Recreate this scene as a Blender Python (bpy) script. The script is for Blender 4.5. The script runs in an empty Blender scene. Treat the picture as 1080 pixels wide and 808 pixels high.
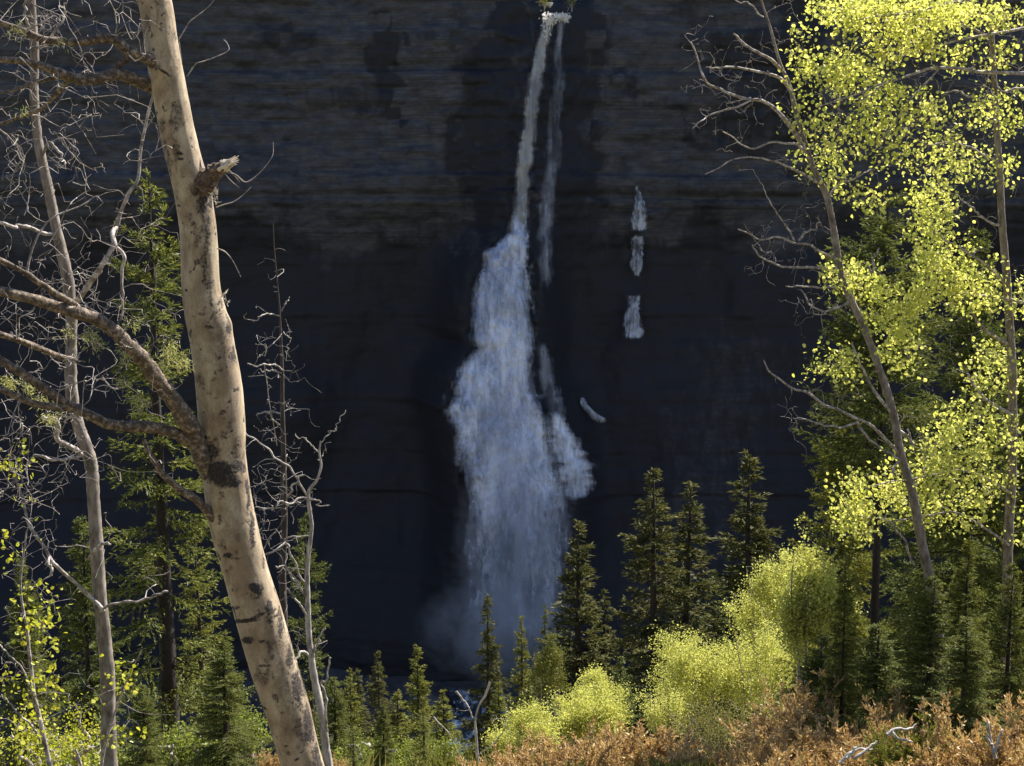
import bpy, math, numpy as np
from mathutils import Vector
RNG = np.random.default_rng
rad = math.radians
# ------------------------------------------------------------------ camera frame
F = 1484.0; PITCH = rad(8); CP, SP = math.cos(PITCH), math.sin(PITCH)
def P(px, py, Y):
    dx = (px-540)/F; dy = -(py-404)/F
    d = np.array([dx, CP+dy*SP, -SP+dy*CP]); return d*(Y/d[1])
def proj(v):
    yc = v[:,1]*CP - v[:,2]*SP; zc = v[:,1]*SP + v[:,2]*CP
    return 540+F*v[:,0]/yc, 404-F*zc/yc
SUN_EL, SUN_AZ = rad(49), rad(46)
scene = bpy.context.scene; COL = scene.collection

# ------------------------------------------------------------------ noise
def _h(ix, iy, iz, s):
    n = (ix.astype(np.int64)*374761393 + iy.astype(np.int64)*668265263 + iz.astype(np.int64)*2147483647 + s*1274126177) & 0xffffffff
    n = ((n ^ (n >> 13))*1274126177) & 0xffffffff
    n = ((n ^ (n >> 16))*2246822519) & 0xffffffff
    return ((n ^ (n >> 15)) & 0xffffff)/float(0xffffff)
def vn(x, y, z=None, s=0):
    x = np.asarray(x, float); y = np.asarray(y, float); z = np.zeros_like(x) if z is None else np.asarray(z, float)
    ix, iy, iz = np.floor(x), np.floor(y), np.floor(z); fx, fy, fz = x-ix, y-iy, z-iz
    fx = fx*fx*(3-2*fx); fy = fy*fy*(3-2*fy); fz = fz*fz*(3-2*fz); r = 0
    for a in (0, 1):
        for b in (0, 1):
            for c in (0, 1):
                r = r + _h(ix+a, iy+b, iz+c, s)*(fx if a else 1-fx)*(fy if b else 1-fy)*(fz if c else 1-fz)
    return r
def fbm(x, y, z=None, s=0, o=4):
    r = 0; a = .5; t = 0
    for k in range(o):
        r = r + a*vn(x*2**k, y*2**k, None if z is None else z*2**k, s+k*17); t += a; a *= .5
    return r/t
def sstep(a, b, x):
    t = np.clip((np.asarray(x, float)-a)/(b-a), 0, 1); return t*t*(3-2*t)
def unit(v):
    return v/np.maximum(np.linalg.norm(v, axis=-1, keepdims=True), 1e-9)

# ------------------------------------------------------------------ mesh helpers
class Geo:
    def __init__(s): s.v = []; s.q = []; s.n = 0; s.a = []
    def add(s, v, q, a=None):
        v = np.asarray(v, float); s.v.append(v); s.q.append(np.asarray(q, int)+s.n); s.n += len(v)
        s.a.append(np.zeros(len(v)) if a is None else np.asarray(a, float))
    def mesh(s, name, mat, origin=(0, 0, 0), smooth=False, attr=None):
        V = np.concatenate(s.v)-np.asarray(origin, float); Q = np.concatenate(s.q)
        m = bpy.data.meshes.new(name); m.vertices.add(len(V)); m.vertices.foreach_set('co', V.astype(np.float32).ravel())
        k = Q.shape[1]; m.loops.add(Q.size); m.loops.foreach_set('vertex_index', Q.astype(np.int32).ravel())
        m.polygons.add(len(Q)); m.polygons.foreach_set('loop_start', (np.arange(len(Q))*k).astype(np.int32))
        try: m.polygons.foreach_set('loop_total', np.full(len(Q), k, np.int32))
        except Exception: pass
        m.polygons.foreach_set('use_smooth', np.full(len(Q), smooth))
        if attr:
            t = m.attributes.new(attr, 'FLOAT', 'POINT'); t.data.foreach_set('value', np.concatenate(s.a).astype(np.float32))
        m.update(); m.validate(); m.materials.append(mat); return m
    def obj(s, name, mat, parent=None, origin=(0, 0, 0), **k):
        o = bpy.data.objects.new(name, s.mesh(name, mat, origin, **k)); COL.objects.link(o)
        if parent is not None: o.parent = parent
        return o
def tag(o, label=None, cat=None, group=None, kind=None):
    for k, v in (('label', label), ('category', cat), ('group', group), ('kind', kind)):
        if v: o[k] = v
    return o
def thing(name, loc, label, cat, group=None, rz=0):
    o = bpy.data.objects.new(name, None); COL.objects.link(o); o.location = loc; o.rotation_euler[2] = rz
    o.empty_display_size = .2
    return tag(o, label, cat, group)
def copy_tree(o, parent=None):
    c = o.copy(); COL.objects.link(c)
    if parent is not None: c.parent = parent
    for ch in list(o.children): copy_tree(ch, c)
    return c
def spline(pts, n):
    p = np.asarray(pts, float); p = np.vstack([2*p[0]-p[1], p, 2*p[-1]-p[-2]]); k = len(p)-3
    t = np.linspace(0, k-1e-6, n); i = t.astype(int); f = (t-i)[:, None]
    a, b, c, d = p[i], p[i+1], p[i+2], p[i+3]
    return .5*((2*b)+(c-a)*f+(2*a-5*b+4*c-d)*f*f+(-a+3*b-3*c+d)*f**3)
def tube(g, pts, r, sides=6, ref=(.31, .93, .17), rough=0, rng=None):
    p = np.asarray(pts, float); n = len(p); r = np.broadcast_to(r, (n,))
    t = unit(np.gradient(p, axis=0)); a = unit(np.cross(t, ref)); b = np.cross(t, a)
    th = np.arange(sides)*2*math.pi/sides
    rr = r[:, None]*np.ones(sides)[None]
    if rough: rr = rr*(1+rough*(rng.random((n, sides))-.5))
    v = p[:, None]+rr[..., None]*(np.cos(th)[None, :, None]*a[:, None]+np.sin(th)[None, :, None]*b[:, None])
    i = np.arange(n-1)[:, None]*sides; j = np.arange(sides)[None]; k = (j+1) % sides
    q = np.stack([i+j, i+k, i+sides+k, i+sides+j], -1).reshape(-1, 4)
    g.add(v.reshape(-1, 3), q)
def wob(p, amp, rng, f=3):
    p = np.asarray(p, float); n = len(p); t = np.linspace(0, 1, n)[:, None]; o = 0
    for k in range(1, f+1):
        o = o+(rng.normal(size=(1, 3))*np.sin(2*math.pi*(k*t*rng.uniform(.6, 1.4)+rng.random()))/k)
    return p+amp*o*np.sin(np.clip(t*1.2, 0, 1)*math.pi/2)
def leaves(g, pos, size, rng, hang=.4):
    n = len(pos)
    a = rng.normal(size=(n, 3)); a[:, 2] -= hang; a = unit(a); b = unit(np.cross(a, rng.normal(size=(n, 3)))); c = np.cross(a, b)
    L = (size*rng.uniform(.5, 1.3, n))[:, None]; W = L*rng.uniform(.36, .52, (n, 1))
    f = .12*L*c
    V = np.stack([pos, pos+.3*L*a+W*b+f, pos+.72*L*a+W*.85*b+f, pos+L*a, pos+.72*L*a-W*.85*b+f, pos+.3*L*a-W*b+f], 1)
    o = np.arange(n)[:, None]*6
    q = np.concatenate([o+np.array([[0, 1, 2, 3]]), o+np.array([[0, 3, 4, 5]])])
    g.add(V.reshape(-1, 3), q)
def blades(g, base, d, L, w, rng):
    n = len(base); L = np.broadcast_to(L, (n,))[:, None]; w = np.broadcast_to(w, (n,))[:, None]
    s = unit(np.cross(d, rng.normal(size=(n, 3))))*w*.5
    V = np.stack([base, base+d*L*.4+s, base+d*L, base+d*L*.4-s], 1)
    g.add(V.reshape(-1, 3), np.arange(n*4).reshape(n, 4))
class Net:
    """a branching skeleton: reach() grows a curved twig from the nearest existing point to a target"""
    def __init__(s, rng): s.p = np.zeros((0, 3)); s.r = np.zeros(0); s.rng = rng
    def seed(s, p, r): s.p = np.vstack([s.p, p]); s.r = np.concatenate([s.r, np.broadcast_to(r, (len(p),))])
    def dist(s, t): return np.sqrt(((s.p-t)**2).sum(1).min())
    def reach(s, g, t, wig=.10, r0=None, tip=.0012, up=0.0, sides=4, k=.008, curl=0):
        d = ((s.p-t)**2).sum(1); d = d*(1+.25*s.rng.random(len(d))); i = int(d.argmin()); q = s.p[i]; L = np.linalg.norm(t-q)
        n = max(5, min(24, int(L/.045)))
        u = np.linspace(0, 1, n)[:, None]; p = q+(t-q)*u; rg = s.rng
        off = rg.normal(size=3)*L*wig; off[2] += up*L
        p = p+off*np.sin(math.pi*u)+rg.normal(size=3)*L*wig*.45*np.sin(2*math.pi*u)+rg.normal(size=3)*L*wig*.25*np.sin(4*math.pi*u)
        if curl:
            p = p+rg.normal(size=3)*curl*L*(np.clip(u-.5, 0, 1)*2)**2
        ra = min(s.r[i]*.75, .0018+k*L) if r0 is None else r0
        rr = ra+(tip-ra)*np.linspace(0, 1, n)**.8
        tube(g, p, np.maximum(rr, tip), sides); s.seed(p[2:], rr[2:]); return p

# ------------------------------------------------------------------ materials
def new_mat(name):
    m = bpy.data.materials.new(name); m.use_nodes = True; nt = m.node_tree; nt.nodes.clear()
    out = nt.nodes.new('ShaderNodeOutputMaterial'); return m, nt, out
def N(nt, t, **k):
    n = nt.nodes.new(t)
    for a, b in k.items():
        if a in n.inputs.keys(): n.inputs[a].default_value = b
        else: setattr(n, a, b)
    return n
def ramp(nt, fac, cols, pos=None):
    r = nt.nodes.new('ShaderNodeValToRGB'); e = r.color_ramp.elements; k = len(cols)
    pos = pos or [i/(k-1) for i in range(k)]
    while len(e) < k: e.new(.5)
    for i in range(k): e[i].position = pos[i]; e[i].color = (*cols[i], 1)
    nt.links.new(fac, r.inputs[0]); return r.outputs[0]
def noise(nt, scale, detail=6, rough=.6, vec=None, stretch=None):
    n = N(nt, 'ShaderNodeTexNoise'); n.inputs['Scale'].default_value = scale; n.inputs['Detail'].default_value = detail; n.inputs['Roughness'].default_value = rough
    if vec is None: vec = N(nt, 'ShaderNodeTexCoord').outputs['Object']
    if stretch:
        mp = N(nt, 'ShaderNodeMapping'); mp.inputs['Scale'].default_value = stretch; nt.links.new(vec, mp.inputs[0]); vec = mp.outputs[0]
    nt.links.new(vec, n.inputs['Vector']); return n.outputs['Fac']
def mixc(nt, f, a, b, mode='MIX'):
    m = nt.nodes.new('ShaderNodeMix'); m.data_type = 'RGBA'; m.blend_type = mode
    for s, v in ((m.inputs[0], f), (m.inputs[6], a), (m.inputs[7], b)):
        if hasattr(v, 'is_linked'): nt.links.new(v, s)
        elif isinstance(v, tuple): s.default_value = (*v, 1)
        else: s.default_value = v
    return m.outputs[2]
def math_(nt, op, a, b=0.0, clamp=False):
    m = nt.nodes.new('ShaderNodeMath'); m.operation = op; m.use_clamp = clamp
    for s, v in ((m.inputs[0], a), (m.inputs[1], b)):
        if hasattr(v, 'is_linked'): nt.links.new(v, s)
        else: s.default_value = v
    return m.outputs[0]
def foliage_mat(name, cols, trans=.5, tcol=(1.2, 1.25, .7), spec=.03, nsc=1.5):
    m, nt, out = new_mat(name); g = N(nt, 'ShaderNodeNewGeometry')
    f = math_(nt, 'ADD', math_(nt, 'MULTIPLY', g.outputs['Random Per Island'], .6), math_(nt, 'MULTIPLY', noise(nt, nsc, 3), .5))
    c = ramp(nt, f, cols)
    d = N(nt, 'ShaderNodeBsdfDiffuse'); t = N(nt, 'ShaderNodeBsdfTranslucent'); nt.links.new(c, d.inputs[0])
    nt.links.new(mixc(nt, 1.0, c, tcol, 'MULTIPLY'), t.inputs[0])
    mx = N(nt, 'ShaderNodeMixShader'); mx.inputs[0].default_value = trans; nt.links.new(d.outputs[0], mx.inputs[1]); nt.links.new(t.outputs[0], mx.inputs[2])
    gl = N(nt, 'ShaderNodeBsdfGlossy', Roughness=.45); m2 = N(nt, 'ShaderNodeMixShader'); m2.inputs[0].default_value = spec
    nt.links.new(mx.outputs[0], m2.inputs[1]); nt.links.new(gl.outputs[0], m2.inputs[2]); nt.links.new(m2.outputs[0], out.inputs[0]); return m
def bark_mat(name, cols, sc=30, stretch=(1, 1, .3), bump=.4, rough=.85, pos=None):
    m, nt, out = new_mat(name); b = N(nt, 'ShaderNodeBsdfPrincipled', Roughness=rough); f = noise(nt, sc, 8, .7, stretch=stretch); pos = pos or {2: [.36, .64], 3: [.36, .5, .66]}[len(cols)]
    nt.links.new(ramp(nt, f, cols, pos), b.inputs['Base Color'])
    bp = N(nt, 'ShaderNodeBump', Strength=bump, Distance=.01); nt.links.new(f, bp.inputs['Height']); nt.links.new(bp.outputs[0], b.inputs['Normal'])
    nt.links.new(b.outputs[0], out.inputs[0]); return m
M = {}
M['leaf'] = foliage_mat('fresh_leaf', [(.20, .25, .05), (.44, .48, .09), (.64, .64, .17), (.68, .63, .24)], .56, (1.05, 1.02, .85), .02)
M['green'] = foliage_mat('green_leaf', [(.06, .09, .02), (.17, .21, .04), (.34, .36, .07)], .45, (1.05, 1.05, .7), .01)
M['sap'] = foliage_mat('sapling_leaf', [(.24, .32, .03), (.40, .42, .04), (.55, .50, .06)], .5, (1.05, 1.0, .7), .02)
M['willow'] = foliage_mat('willow_leaf', [(.36, .38, .10), (.50, .51, .14), (.60, .57, .20)], .5, (1.05, 1.05, .8), .01)
M['needle_near'] = foliage_mat('spruce_needles', [(.035, .05, .016), (.10, .12, .034), (.27, .27, .075)], .38, (1.2, 1.15, .7), .012)
M['needle_far'] = foliage_mat('fir_needles', [(.03, .04, .018), (.07, .075, .028), (.17, .155, .055)], .3, (1.2, 1.15, .7), .008, .8)
M['needle_dark'] = foliage_mat('shaded_fir_needles', [(.05, .068, .024), (.10, .12, .038), (.20, .21, .065)], .25, (1.2, 1.15, .7), .008, .8)
M['needle_olive'] = foliage_mat('olive_needles', [(.07, .09, .02), (.14, .155, .035), (.26, .24, .06)], .3, (1.2, 1.1, .7), .01)
M['rust'] = foliage_mat('rust_needles', [(.16, .085, .04), (.34, .22, .10), (.52, .38, .18), (.34, .34, .12)], .3, (1.2, 1.05, .8), .03, 2.5)
M['lichen'] = foliage_mat('lichen', [(.35, .36, .14), (.5, .48, .2)], .3, (1, 1, .8), 0)
M['grass'] = foliage_mat('undergrowth', [(.10, .13, .03), (.2, .2, .06), (.3, .22, .1)], .35, (1, 1, .7), 0)
M['twig'] = bark_mat('twig_bark', [(.08, .065, .055), (.26, .22, .20), (.55, .50, .46)], 18, None, .3)
M['branch'] = bark_mat('branch_bark', [(.03, .022, .016), (.10, .07, .048), (.34, .27, .20)], 34, None, 1.0)
M['thin'] = bark_mat('young_aspen_bark', [(.04, .03, .025), (.16, .13, .105), (.32, .275, .23)], 16, (1, 1, .45), .3, pos=[.3, .48, .7])
M['grey'] = bark_mat('weathered_wood', [(.10, .085, .075), (.27, .235, .21), (.5, .46, .43)], 25, (1, 1, .3), .4)
M['bleached'] = bark_mat('bleached_wood', [(.16, .14, .12), (.34, .31, .28), (.58, .54, .50)], 25, (1, 1, .3), .4)
M['snag'] = bark_mat('dark_snag_bark', [(.02, .015, .013), (.07, .05, .04)], 25, (1, 1, .4), .5)
M['spruce_bark'] = bark_mat('spruce_bark', [(.010, .007, .006), (.035, .023, .018)], 25, (1, 1, .4), .5)
M['stub'] = bark_mat('broken_branch_bark', [(.03, .02, .015), (.10, .065, .045), (.24, .17, .12)], 30, None, .8)
M['splinter'] = bark_mat('splintered_wood', [(.45, .36, .27), (.75, .68, .58)], 60, None, .5)

def trunk_mat():
    m, nt, out = new_mat('aspen_trunk_bark'); b = N(nt, 'ShaderNodeBsdfPrincipled', Roughness=.8)
    f = noise(nt, 9, 8, .65, stretch=(1, 1, .6)); c = ramp(nt, f, [(.13, .09, .052), (.26, .195, .12), (.39, .315, .21), (.53, .45, .33)], [.28, .44, .58, .78])
    f2 = noise(nt, 60, 8, .75, stretch=(.5, .5, 1.6)); spk = ramp(nt, f2, [(0, 0, 0), (0, 0, 0), (1, 1, 1)], [0, .60, .70])
    c = mixc(nt, math_(nt, 'MULTIPLY', spk, .5), c, (.13, .09, .055))
    pb = ramp(nt, noise(nt, 3.2, 9, .72, stretch=(1, 1, .5)), [(0, 0, 0), (1, 1, 1)], [.50, .62]); c = mixc(nt, math_(nt, 'MULTIPLY', pb, .55), c, (.21, .14, .09))
    vc = ramp(nt, noise(nt, 30, 7, .75, stretch=(1.6, 1.6, .12)), [(0, 0, 0), (1, 1, 1)], [.57, .68]); c = mixc(nt, math_(nt, 'MULTIPLY', vc, .6), c, (.12, .085, .06))
    at = N(nt, 'ShaderNodeAttribute', attribute_name='scar_shade'); mk = math_(nt, 'ADD', at.outputs['Fac'], math_(nt, 'MULTIPLY', math_(nt, 'SUBTRACT', noise(nt, 55, 8, .8), .5), 1.7))
    halo = ramp(nt, mk, [(0, 0, 0), (1, 1, 1)], [.12, .5]); c = mixc(nt, math_(nt, 'MULTIPLY', halo, .6), c, (.14, .095, .065)); mk = ramp(nt, mk, [(0, 0, 0), (1, 1, 1)], [.44, .70])
    dk = ramp(nt, noise(nt, 50, 6, .7), [(.008, .006, .005), (.022, .016, .013), (.08, .055, .04)], [.35, .55, .75])
    c = mixc(nt, mk, c, dk); nt.links.new(c, b.inputs['Base Color'])
    h = math_(nt, 'ADD', math_(nt, 'MULTIPLY', f2, .4), math_(nt, 'MULTIPLY', mk, .6))
    bp = N(nt, 'ShaderNodeBump', Strength=.55, Distance=.006); nt.links.new(h, bp.inputs['Height']); nt.links.new(bp.outputs[0], b.inputs['Normal'])
    nt.links.new(b.outputs[0], out.inputs[0]); return m
M['trunk'] = trunk_mat()

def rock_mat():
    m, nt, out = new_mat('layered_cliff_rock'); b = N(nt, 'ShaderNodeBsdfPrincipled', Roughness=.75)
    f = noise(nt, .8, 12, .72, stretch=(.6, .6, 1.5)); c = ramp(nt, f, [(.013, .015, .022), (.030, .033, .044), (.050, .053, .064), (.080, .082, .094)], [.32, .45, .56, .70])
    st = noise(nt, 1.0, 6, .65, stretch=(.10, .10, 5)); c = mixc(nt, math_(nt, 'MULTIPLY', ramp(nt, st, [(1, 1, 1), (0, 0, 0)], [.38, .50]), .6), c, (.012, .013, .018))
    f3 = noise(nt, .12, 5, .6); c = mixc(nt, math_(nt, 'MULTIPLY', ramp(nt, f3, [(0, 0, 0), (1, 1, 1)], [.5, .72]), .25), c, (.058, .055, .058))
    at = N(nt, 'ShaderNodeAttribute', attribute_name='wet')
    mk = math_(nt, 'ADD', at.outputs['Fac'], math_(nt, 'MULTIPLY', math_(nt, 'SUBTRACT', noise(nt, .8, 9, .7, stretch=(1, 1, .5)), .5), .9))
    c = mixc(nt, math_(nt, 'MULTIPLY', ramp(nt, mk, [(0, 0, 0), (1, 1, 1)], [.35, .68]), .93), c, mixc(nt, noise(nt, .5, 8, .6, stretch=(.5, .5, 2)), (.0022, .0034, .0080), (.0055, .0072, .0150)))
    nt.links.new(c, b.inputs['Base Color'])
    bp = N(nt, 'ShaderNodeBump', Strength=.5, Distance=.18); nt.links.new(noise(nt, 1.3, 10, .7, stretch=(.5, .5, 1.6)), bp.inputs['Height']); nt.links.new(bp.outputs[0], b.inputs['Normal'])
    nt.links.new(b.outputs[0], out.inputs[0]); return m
M['rock'] = rock_mat()

def water_mat(name, sc=1.0, colr=(.62, .68, .80), col2=None, stretch=(1, 1, .28), amp=1.6, lo=.2, hi=1.0, amax=1.0, fine=.5):
    m, nt, out = new_mat(name); b = N(nt, 'ShaderNodeBsdfDiffuse')
    at = N(nt, 'ShaderNodeAttribute', attribute_name='veil'); f = noise(nt, sc, 10, .7, stretch=stretch); f2 = noise(nt, sc*.3, 5, .6, stretch=(1, 1, .5)); f3 = noise(nt, sc*2.6, 8, .7, stretch=(1, 1, stretch[2]*.6))
    cr = ramp(nt, math_(nt, 'ADD', math_(nt, 'MULTIPLY', f2, .5), math_(nt, 'MULTIPLY', f, .5)), [col2 or tuple(.55*x for x in colr), colr], [.42, .57])
    nt.links.new(cr, b.inputs[0])
    s = math_(nt, 'ADD', at.outputs['Fac'], math_(nt, 'ADD', math_(nt, 'MULTIPLY', math_(nt, 'SUBTRACT', math_(nt, 'ADD', math_(nt, 'MULTIPLY', f, .6), math_(nt, 'MULTIPLY', f2, .4)), .5), amp), math_(nt, 'MULTIPLY', math_(nt, 'SUBTRACT', f3, .5), fine)))
    a = ramp(nt, s, [(0, 0, 0), (.3*amax,)*3, (.8*amax,)*3, (amax,)*3], [lo, lo+(hi-lo)*.35, lo+(hi-lo)*.75, hi])
    bp = N(nt, 'ShaderNodeBump', Strength=.6, Distance=.35); nt.links.new(f, bp.inputs['Height']); nt.links.new(bp.outputs[0], b.inputs['Normal'])
    tr = N(nt, 'ShaderNodeBsdfTransparent'); mx = N(nt, 'ShaderNodeMixShader')
    nt.links.new(a, mx.inputs[0]); nt.links.new(tr.outputs[0], mx.inputs[1]); nt.links.new(b.outputs[0], mx.inputs[2]); nt.links.new(mx.outputs[0], out.inputs[0]); return m
M['fall'] = water_mat('falling_water', .75, (.74, .81, .97), (.33, .39, .55), (1, 1, .24), 1.5, .22, .95, 1.0, 1.0)
M['plunge'] = water_mat('silty_falling_water', 1.5, (.34, .35, .36), (.17, .18, .20), (1, 1, .12), 1.3, .2, .85, 1.0, .9)
M['veil'] = water_mat('thin_water_veil', 1.6, (.5, .56, .70), (.25, .28, .36), (1.6, 1.6, .10), 1.9, .30, 1.1, .46, .8)
M['ice'] = water_mat('old_ice', 2.4, (.50, .55, .66), (.10, .12, .16), (1.4, 1.4, .3), 1.6, .15, .9, .95, 1.0)
M['bright'] = foliage_mat('foaming_lip', [(.75, .68, .58), (.92, .9, .86), (.92, .9, .86)], .55, (1, .98, .95), 0)
M['stream'] = bark_mat('stream_water', [(.02, .024, .03), (.05, .055, .065), (.75, .78, .82)], 1.1, (1, .35, 1), .5, .3, [.3, .5, .62])
def ground_mat():
    m, nt, out = new_mat('forest_floor'); b = N(nt, 'ShaderNodeBsdfPrincipled', Roughness=.95)
    f = noise(nt, .5, 9, .7); c = ramp(nt, f, [(.035, .04, .015), (.10, .095, .04), (.20, .155, .085), (.30, .24, .15)], [.3, .45, .6, .8])
    at = N(nt, 'ShaderNodeAttribute', attribute_name='gorge'); c2 = ramp(nt, noise(nt, .35, 9, .7), [(.025, .025, .03), (.06, .056, .06), (.14, .135, .135)], [.35, .5, .75])
    c = mixc(nt, at.outputs['Fac'], c, c2)
    nt.links.new(c, b.inputs['Base Color']); bp = N(nt, 'ShaderNodeBump', Strength=.8, Distance=.3); nt.links.new(noise(nt, 1.5, 8, .7), bp.inputs['Height']); nt.links.new(bp.outputs[0], b.inputs['Normal'])
    nt.links.new(b.outputs[0], out.inputs[0]); return m
M['ground'] = ground_mat()

# ------------------------------------------------------------------ terrain
ZY = np.array([-260, -150, -40, -10, -3, 0, 4, 8, 12, 14.6, 18, 25, 40, 60, 80, 96, 106, 130, 170])
ZZ = np.array([60, 50, 12, 1.3, -1.45, -1.7, -2.7, -4.1, -5.45, -6.25, -8.3, -12.8, -21.5, -33, -42.5, -48.5, -50.3, -51.2, -51.2])
def ground_z(x, y):
    x = np.asarray(x, float); y = np.asarray(y, float)
    z = np.interp(y, ZY, ZZ); k = sstep(3, 20, np.abs(y-0))
    z = z+(fbm(x*.15, y*.15, s=3)-.5)*(.4+1.2*sstep(16, 30, np.abs(y)))*k+(fbm(x*.03, y*.03, s=9)-.5)*6*sstep(20, 60, np.abs(y))*(1-sstep(85, 110, y))
    z = z+.0006*np.maximum(np.abs(x)-25, 0)**2*sstep(10, 60, y)*.6
    return z
def terrain():
    u = np.linspace(-1, 1, 261); xs = np.sinh(u*3.4)/math.sinh(3.4)*420
    ys = np.concatenate([np.linspace(-260, -20, 60, endpoint=False), np.linspace(-20, 30, 150, endpoint=False), np.linspace(30, 170, 170)])
    X, Y = np.meshgrid(xs, ys); Z = ground_z(X, Y)
    g = Geo(); nx = len(xs); i = np.arange(len(ys)-1)[:, None]*nx; j = np.arange(nx-1)[None]
    g.add(np.stack([X, Y, Z], -1).reshape(-1, 3), np.stack([i+j, i+j+1, i+nx+j+1, i+nx+j], -1).reshape(-1, 4), sstep(92, 104, Y+(fbm(X*.1, Y*.1, s=5)-.5)*20).ravel())
    tag(g.obj('ground', M['ground'], smooth=True, attr='gorge'), kind='structure')
terrain()

# ------------------------------------------------------------------ cliff
FALL_ROWS = np.array([  # py, left px, right px, Y
 [14, 571, 592, 146.2], [24, 570, 589, 146.0], [36, 567, 584, 145.8], [60, 561, 578, 145.6], [90, 555, 575, 145.4], [110, 551, 572, 145.3], [140, 547, 567, 145.2], [170, 542, 563, 145.1], [200, 540, 561, 145.1], [240, 535, 558, 145.0]])
PLUNGE = np.vstack([FALL_ROWS, [[265, 528, 560, 144.6]]])
CASC_ROWS = np.array([
 [230, 539, 558, 145.2], [250, 526, 561, 144.6], [265, 511, 563, 144.3], [290, 499, 563, 144.0], [320, 490, 566, 143.7], [352, 489, 567, 143.4], [366, 497, 567, 143.2], [380, 488, 564, 142.9], [400, 472, 567, 142.5],
 [418, 470, 572, 142.2], [432, 465, 578, 141.8], [445, 471, 584, 141.5], [470, 476, 592, 141.2], [500, 480, 598, 140.9], [520, 484, 600, 140.7], [560, 484, 602, 140.3], [600, 478, 600, 139.9], [650, 470, 596, 139.4], [700, 465, 590, 138.9]])
def cliff_face(x, z):
    """distance y of the rock face and its wetness at (x, z)"""
    px = 540+F*x/(150*CP-z*SP); py = 404-F*(150*SP+z*CP)/(150*CP-z*SP)
    y = 150-.0035*np.maximum(np.abs(x-3)-20, 0)**2+(fbm(x*.04, z*.02, s=21)-.5)*9+(fbm(x*.16, z*.08, s=27)-.5)*2.6
    zz = z+(fbm(x*.02, z*.02, s=31)-.5)*1.6+.008*x
    th = RNG(5).uniform(.35, 2.3, 90); cum = np.cumsum(th)-64; idx = np.searchsorted(cum, zz); band = idx.astype(float)
    tb = sstep(.6, 1, np.clip((np.interp(idx, np.arange(90), cum)-zz)/th[np.clip(idx, 0, 89)], 0, 1)); top = np.interp(idx, np.arange(90), cum); frac = np.clip((top-zz)/th[np.clip(idx, 0, 89)], 0, 1)
    offs = ((_h(band, band*0, band*0, 11)-.5)*(1-tb)+(_h(band-1, band*0, band*0, 11)-.5)*tb)*1.1
    bw = 1.6+3.2*_h(band, band*0, band*0, 12); jx = x/bw+7*_h(band, band*0, band*0, 13)+(fbm(x*.3, z*.3, s=41)-.5)*.6
    cell = np.floor(jx); bo = (_h(cell, band, cell*0, 14)-.5)*.42*(1-tb)*sstep(0, .3, frac); crack = np.minimum(jx-cell, 1-(jx-cell))
    up = sstep(-8, 2, z+(fbm(x*.06, z*.06, s=44)-.5)*8)
    ya = y
    y = y+(offs+bo)*(.25+.75*up)*(.35+1.1*fbm(x*.08, z*.1, s=47))
    y = y+.14*sstep(.07, 0, crack)*up*sstep(.5, .62, fbm(x*.25, z*.25, s=48))+up*(.14*sstep(.16, 0, frac)+.10*sstep(.92, 1, frac))*sstep(.4, .6, fbm(x*.12, z*.2, s=49))
    y = y+((fbm(x*.5, z*1.3, s=51)-.5)*.6+(fbm(x*2.2, z*3.4, s=52)-.5)*.26)*(.35+.65*up)
    det = y-ya
    y = y+2.6*(1-up)*sstep(-30, -12, z)-8*sstep(-26, -52, z)        # undercut, then the foot spreads out
    # buttress under the cascade so that the water runs over rock
    rows = np.vstack([FALL_ROWS, CASC_ROWS[1:]]); zr = np.array([P(540, r[0], r[3])[2] for r in rows])[::-1]
    cx = np.array([P((r[1]+r[2])/2, r[0], r[3])[0] for r in rows])[::-1]; hw = np.array([(r[2]-r[1])/2*.1 for r in rows])[::-1]; yw = rows[::-1, 3]
    c = np.interp(z, zr, cx); w = np.interp(z, zr, hw); yt = np.interp(z, zr, yw)+1.0+(fbm(x*.8, z*.8, s=61)-.5)*1.2
    k = np.exp(-(np.maximum(np.abs(x-c)-w*.9, 0)/3.0)**2)*sstep(19.3, 18.0, z)
    y = y*(1-k)+(np.where(z > zr[-9], yt+1.5, yt+.5)+det*.8)*k
    # wet dark rock: below the overhang line, beside the falls, and long streaks under seeps
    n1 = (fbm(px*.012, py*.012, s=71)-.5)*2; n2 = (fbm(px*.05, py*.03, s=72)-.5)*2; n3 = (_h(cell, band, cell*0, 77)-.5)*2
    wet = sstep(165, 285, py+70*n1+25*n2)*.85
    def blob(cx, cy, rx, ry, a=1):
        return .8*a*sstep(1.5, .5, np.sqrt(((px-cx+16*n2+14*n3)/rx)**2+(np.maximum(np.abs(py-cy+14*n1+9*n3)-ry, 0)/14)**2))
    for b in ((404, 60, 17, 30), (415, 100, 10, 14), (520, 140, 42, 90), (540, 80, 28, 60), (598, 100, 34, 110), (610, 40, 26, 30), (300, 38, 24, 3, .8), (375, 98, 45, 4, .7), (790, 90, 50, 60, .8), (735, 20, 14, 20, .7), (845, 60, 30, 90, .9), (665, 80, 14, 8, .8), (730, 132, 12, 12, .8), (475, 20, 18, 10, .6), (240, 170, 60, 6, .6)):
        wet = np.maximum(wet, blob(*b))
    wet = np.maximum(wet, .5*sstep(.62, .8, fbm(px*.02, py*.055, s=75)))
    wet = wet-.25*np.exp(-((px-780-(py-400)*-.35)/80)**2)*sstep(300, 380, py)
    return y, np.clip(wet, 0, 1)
def lip_top(x):   # height of the rim: a low notch where the stream leaves
    return 27+(fbm(x*.08, x*0, s=81)-.5)*5-7.0*np.exp(-((x-4.5)/3.6)**2)
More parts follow.
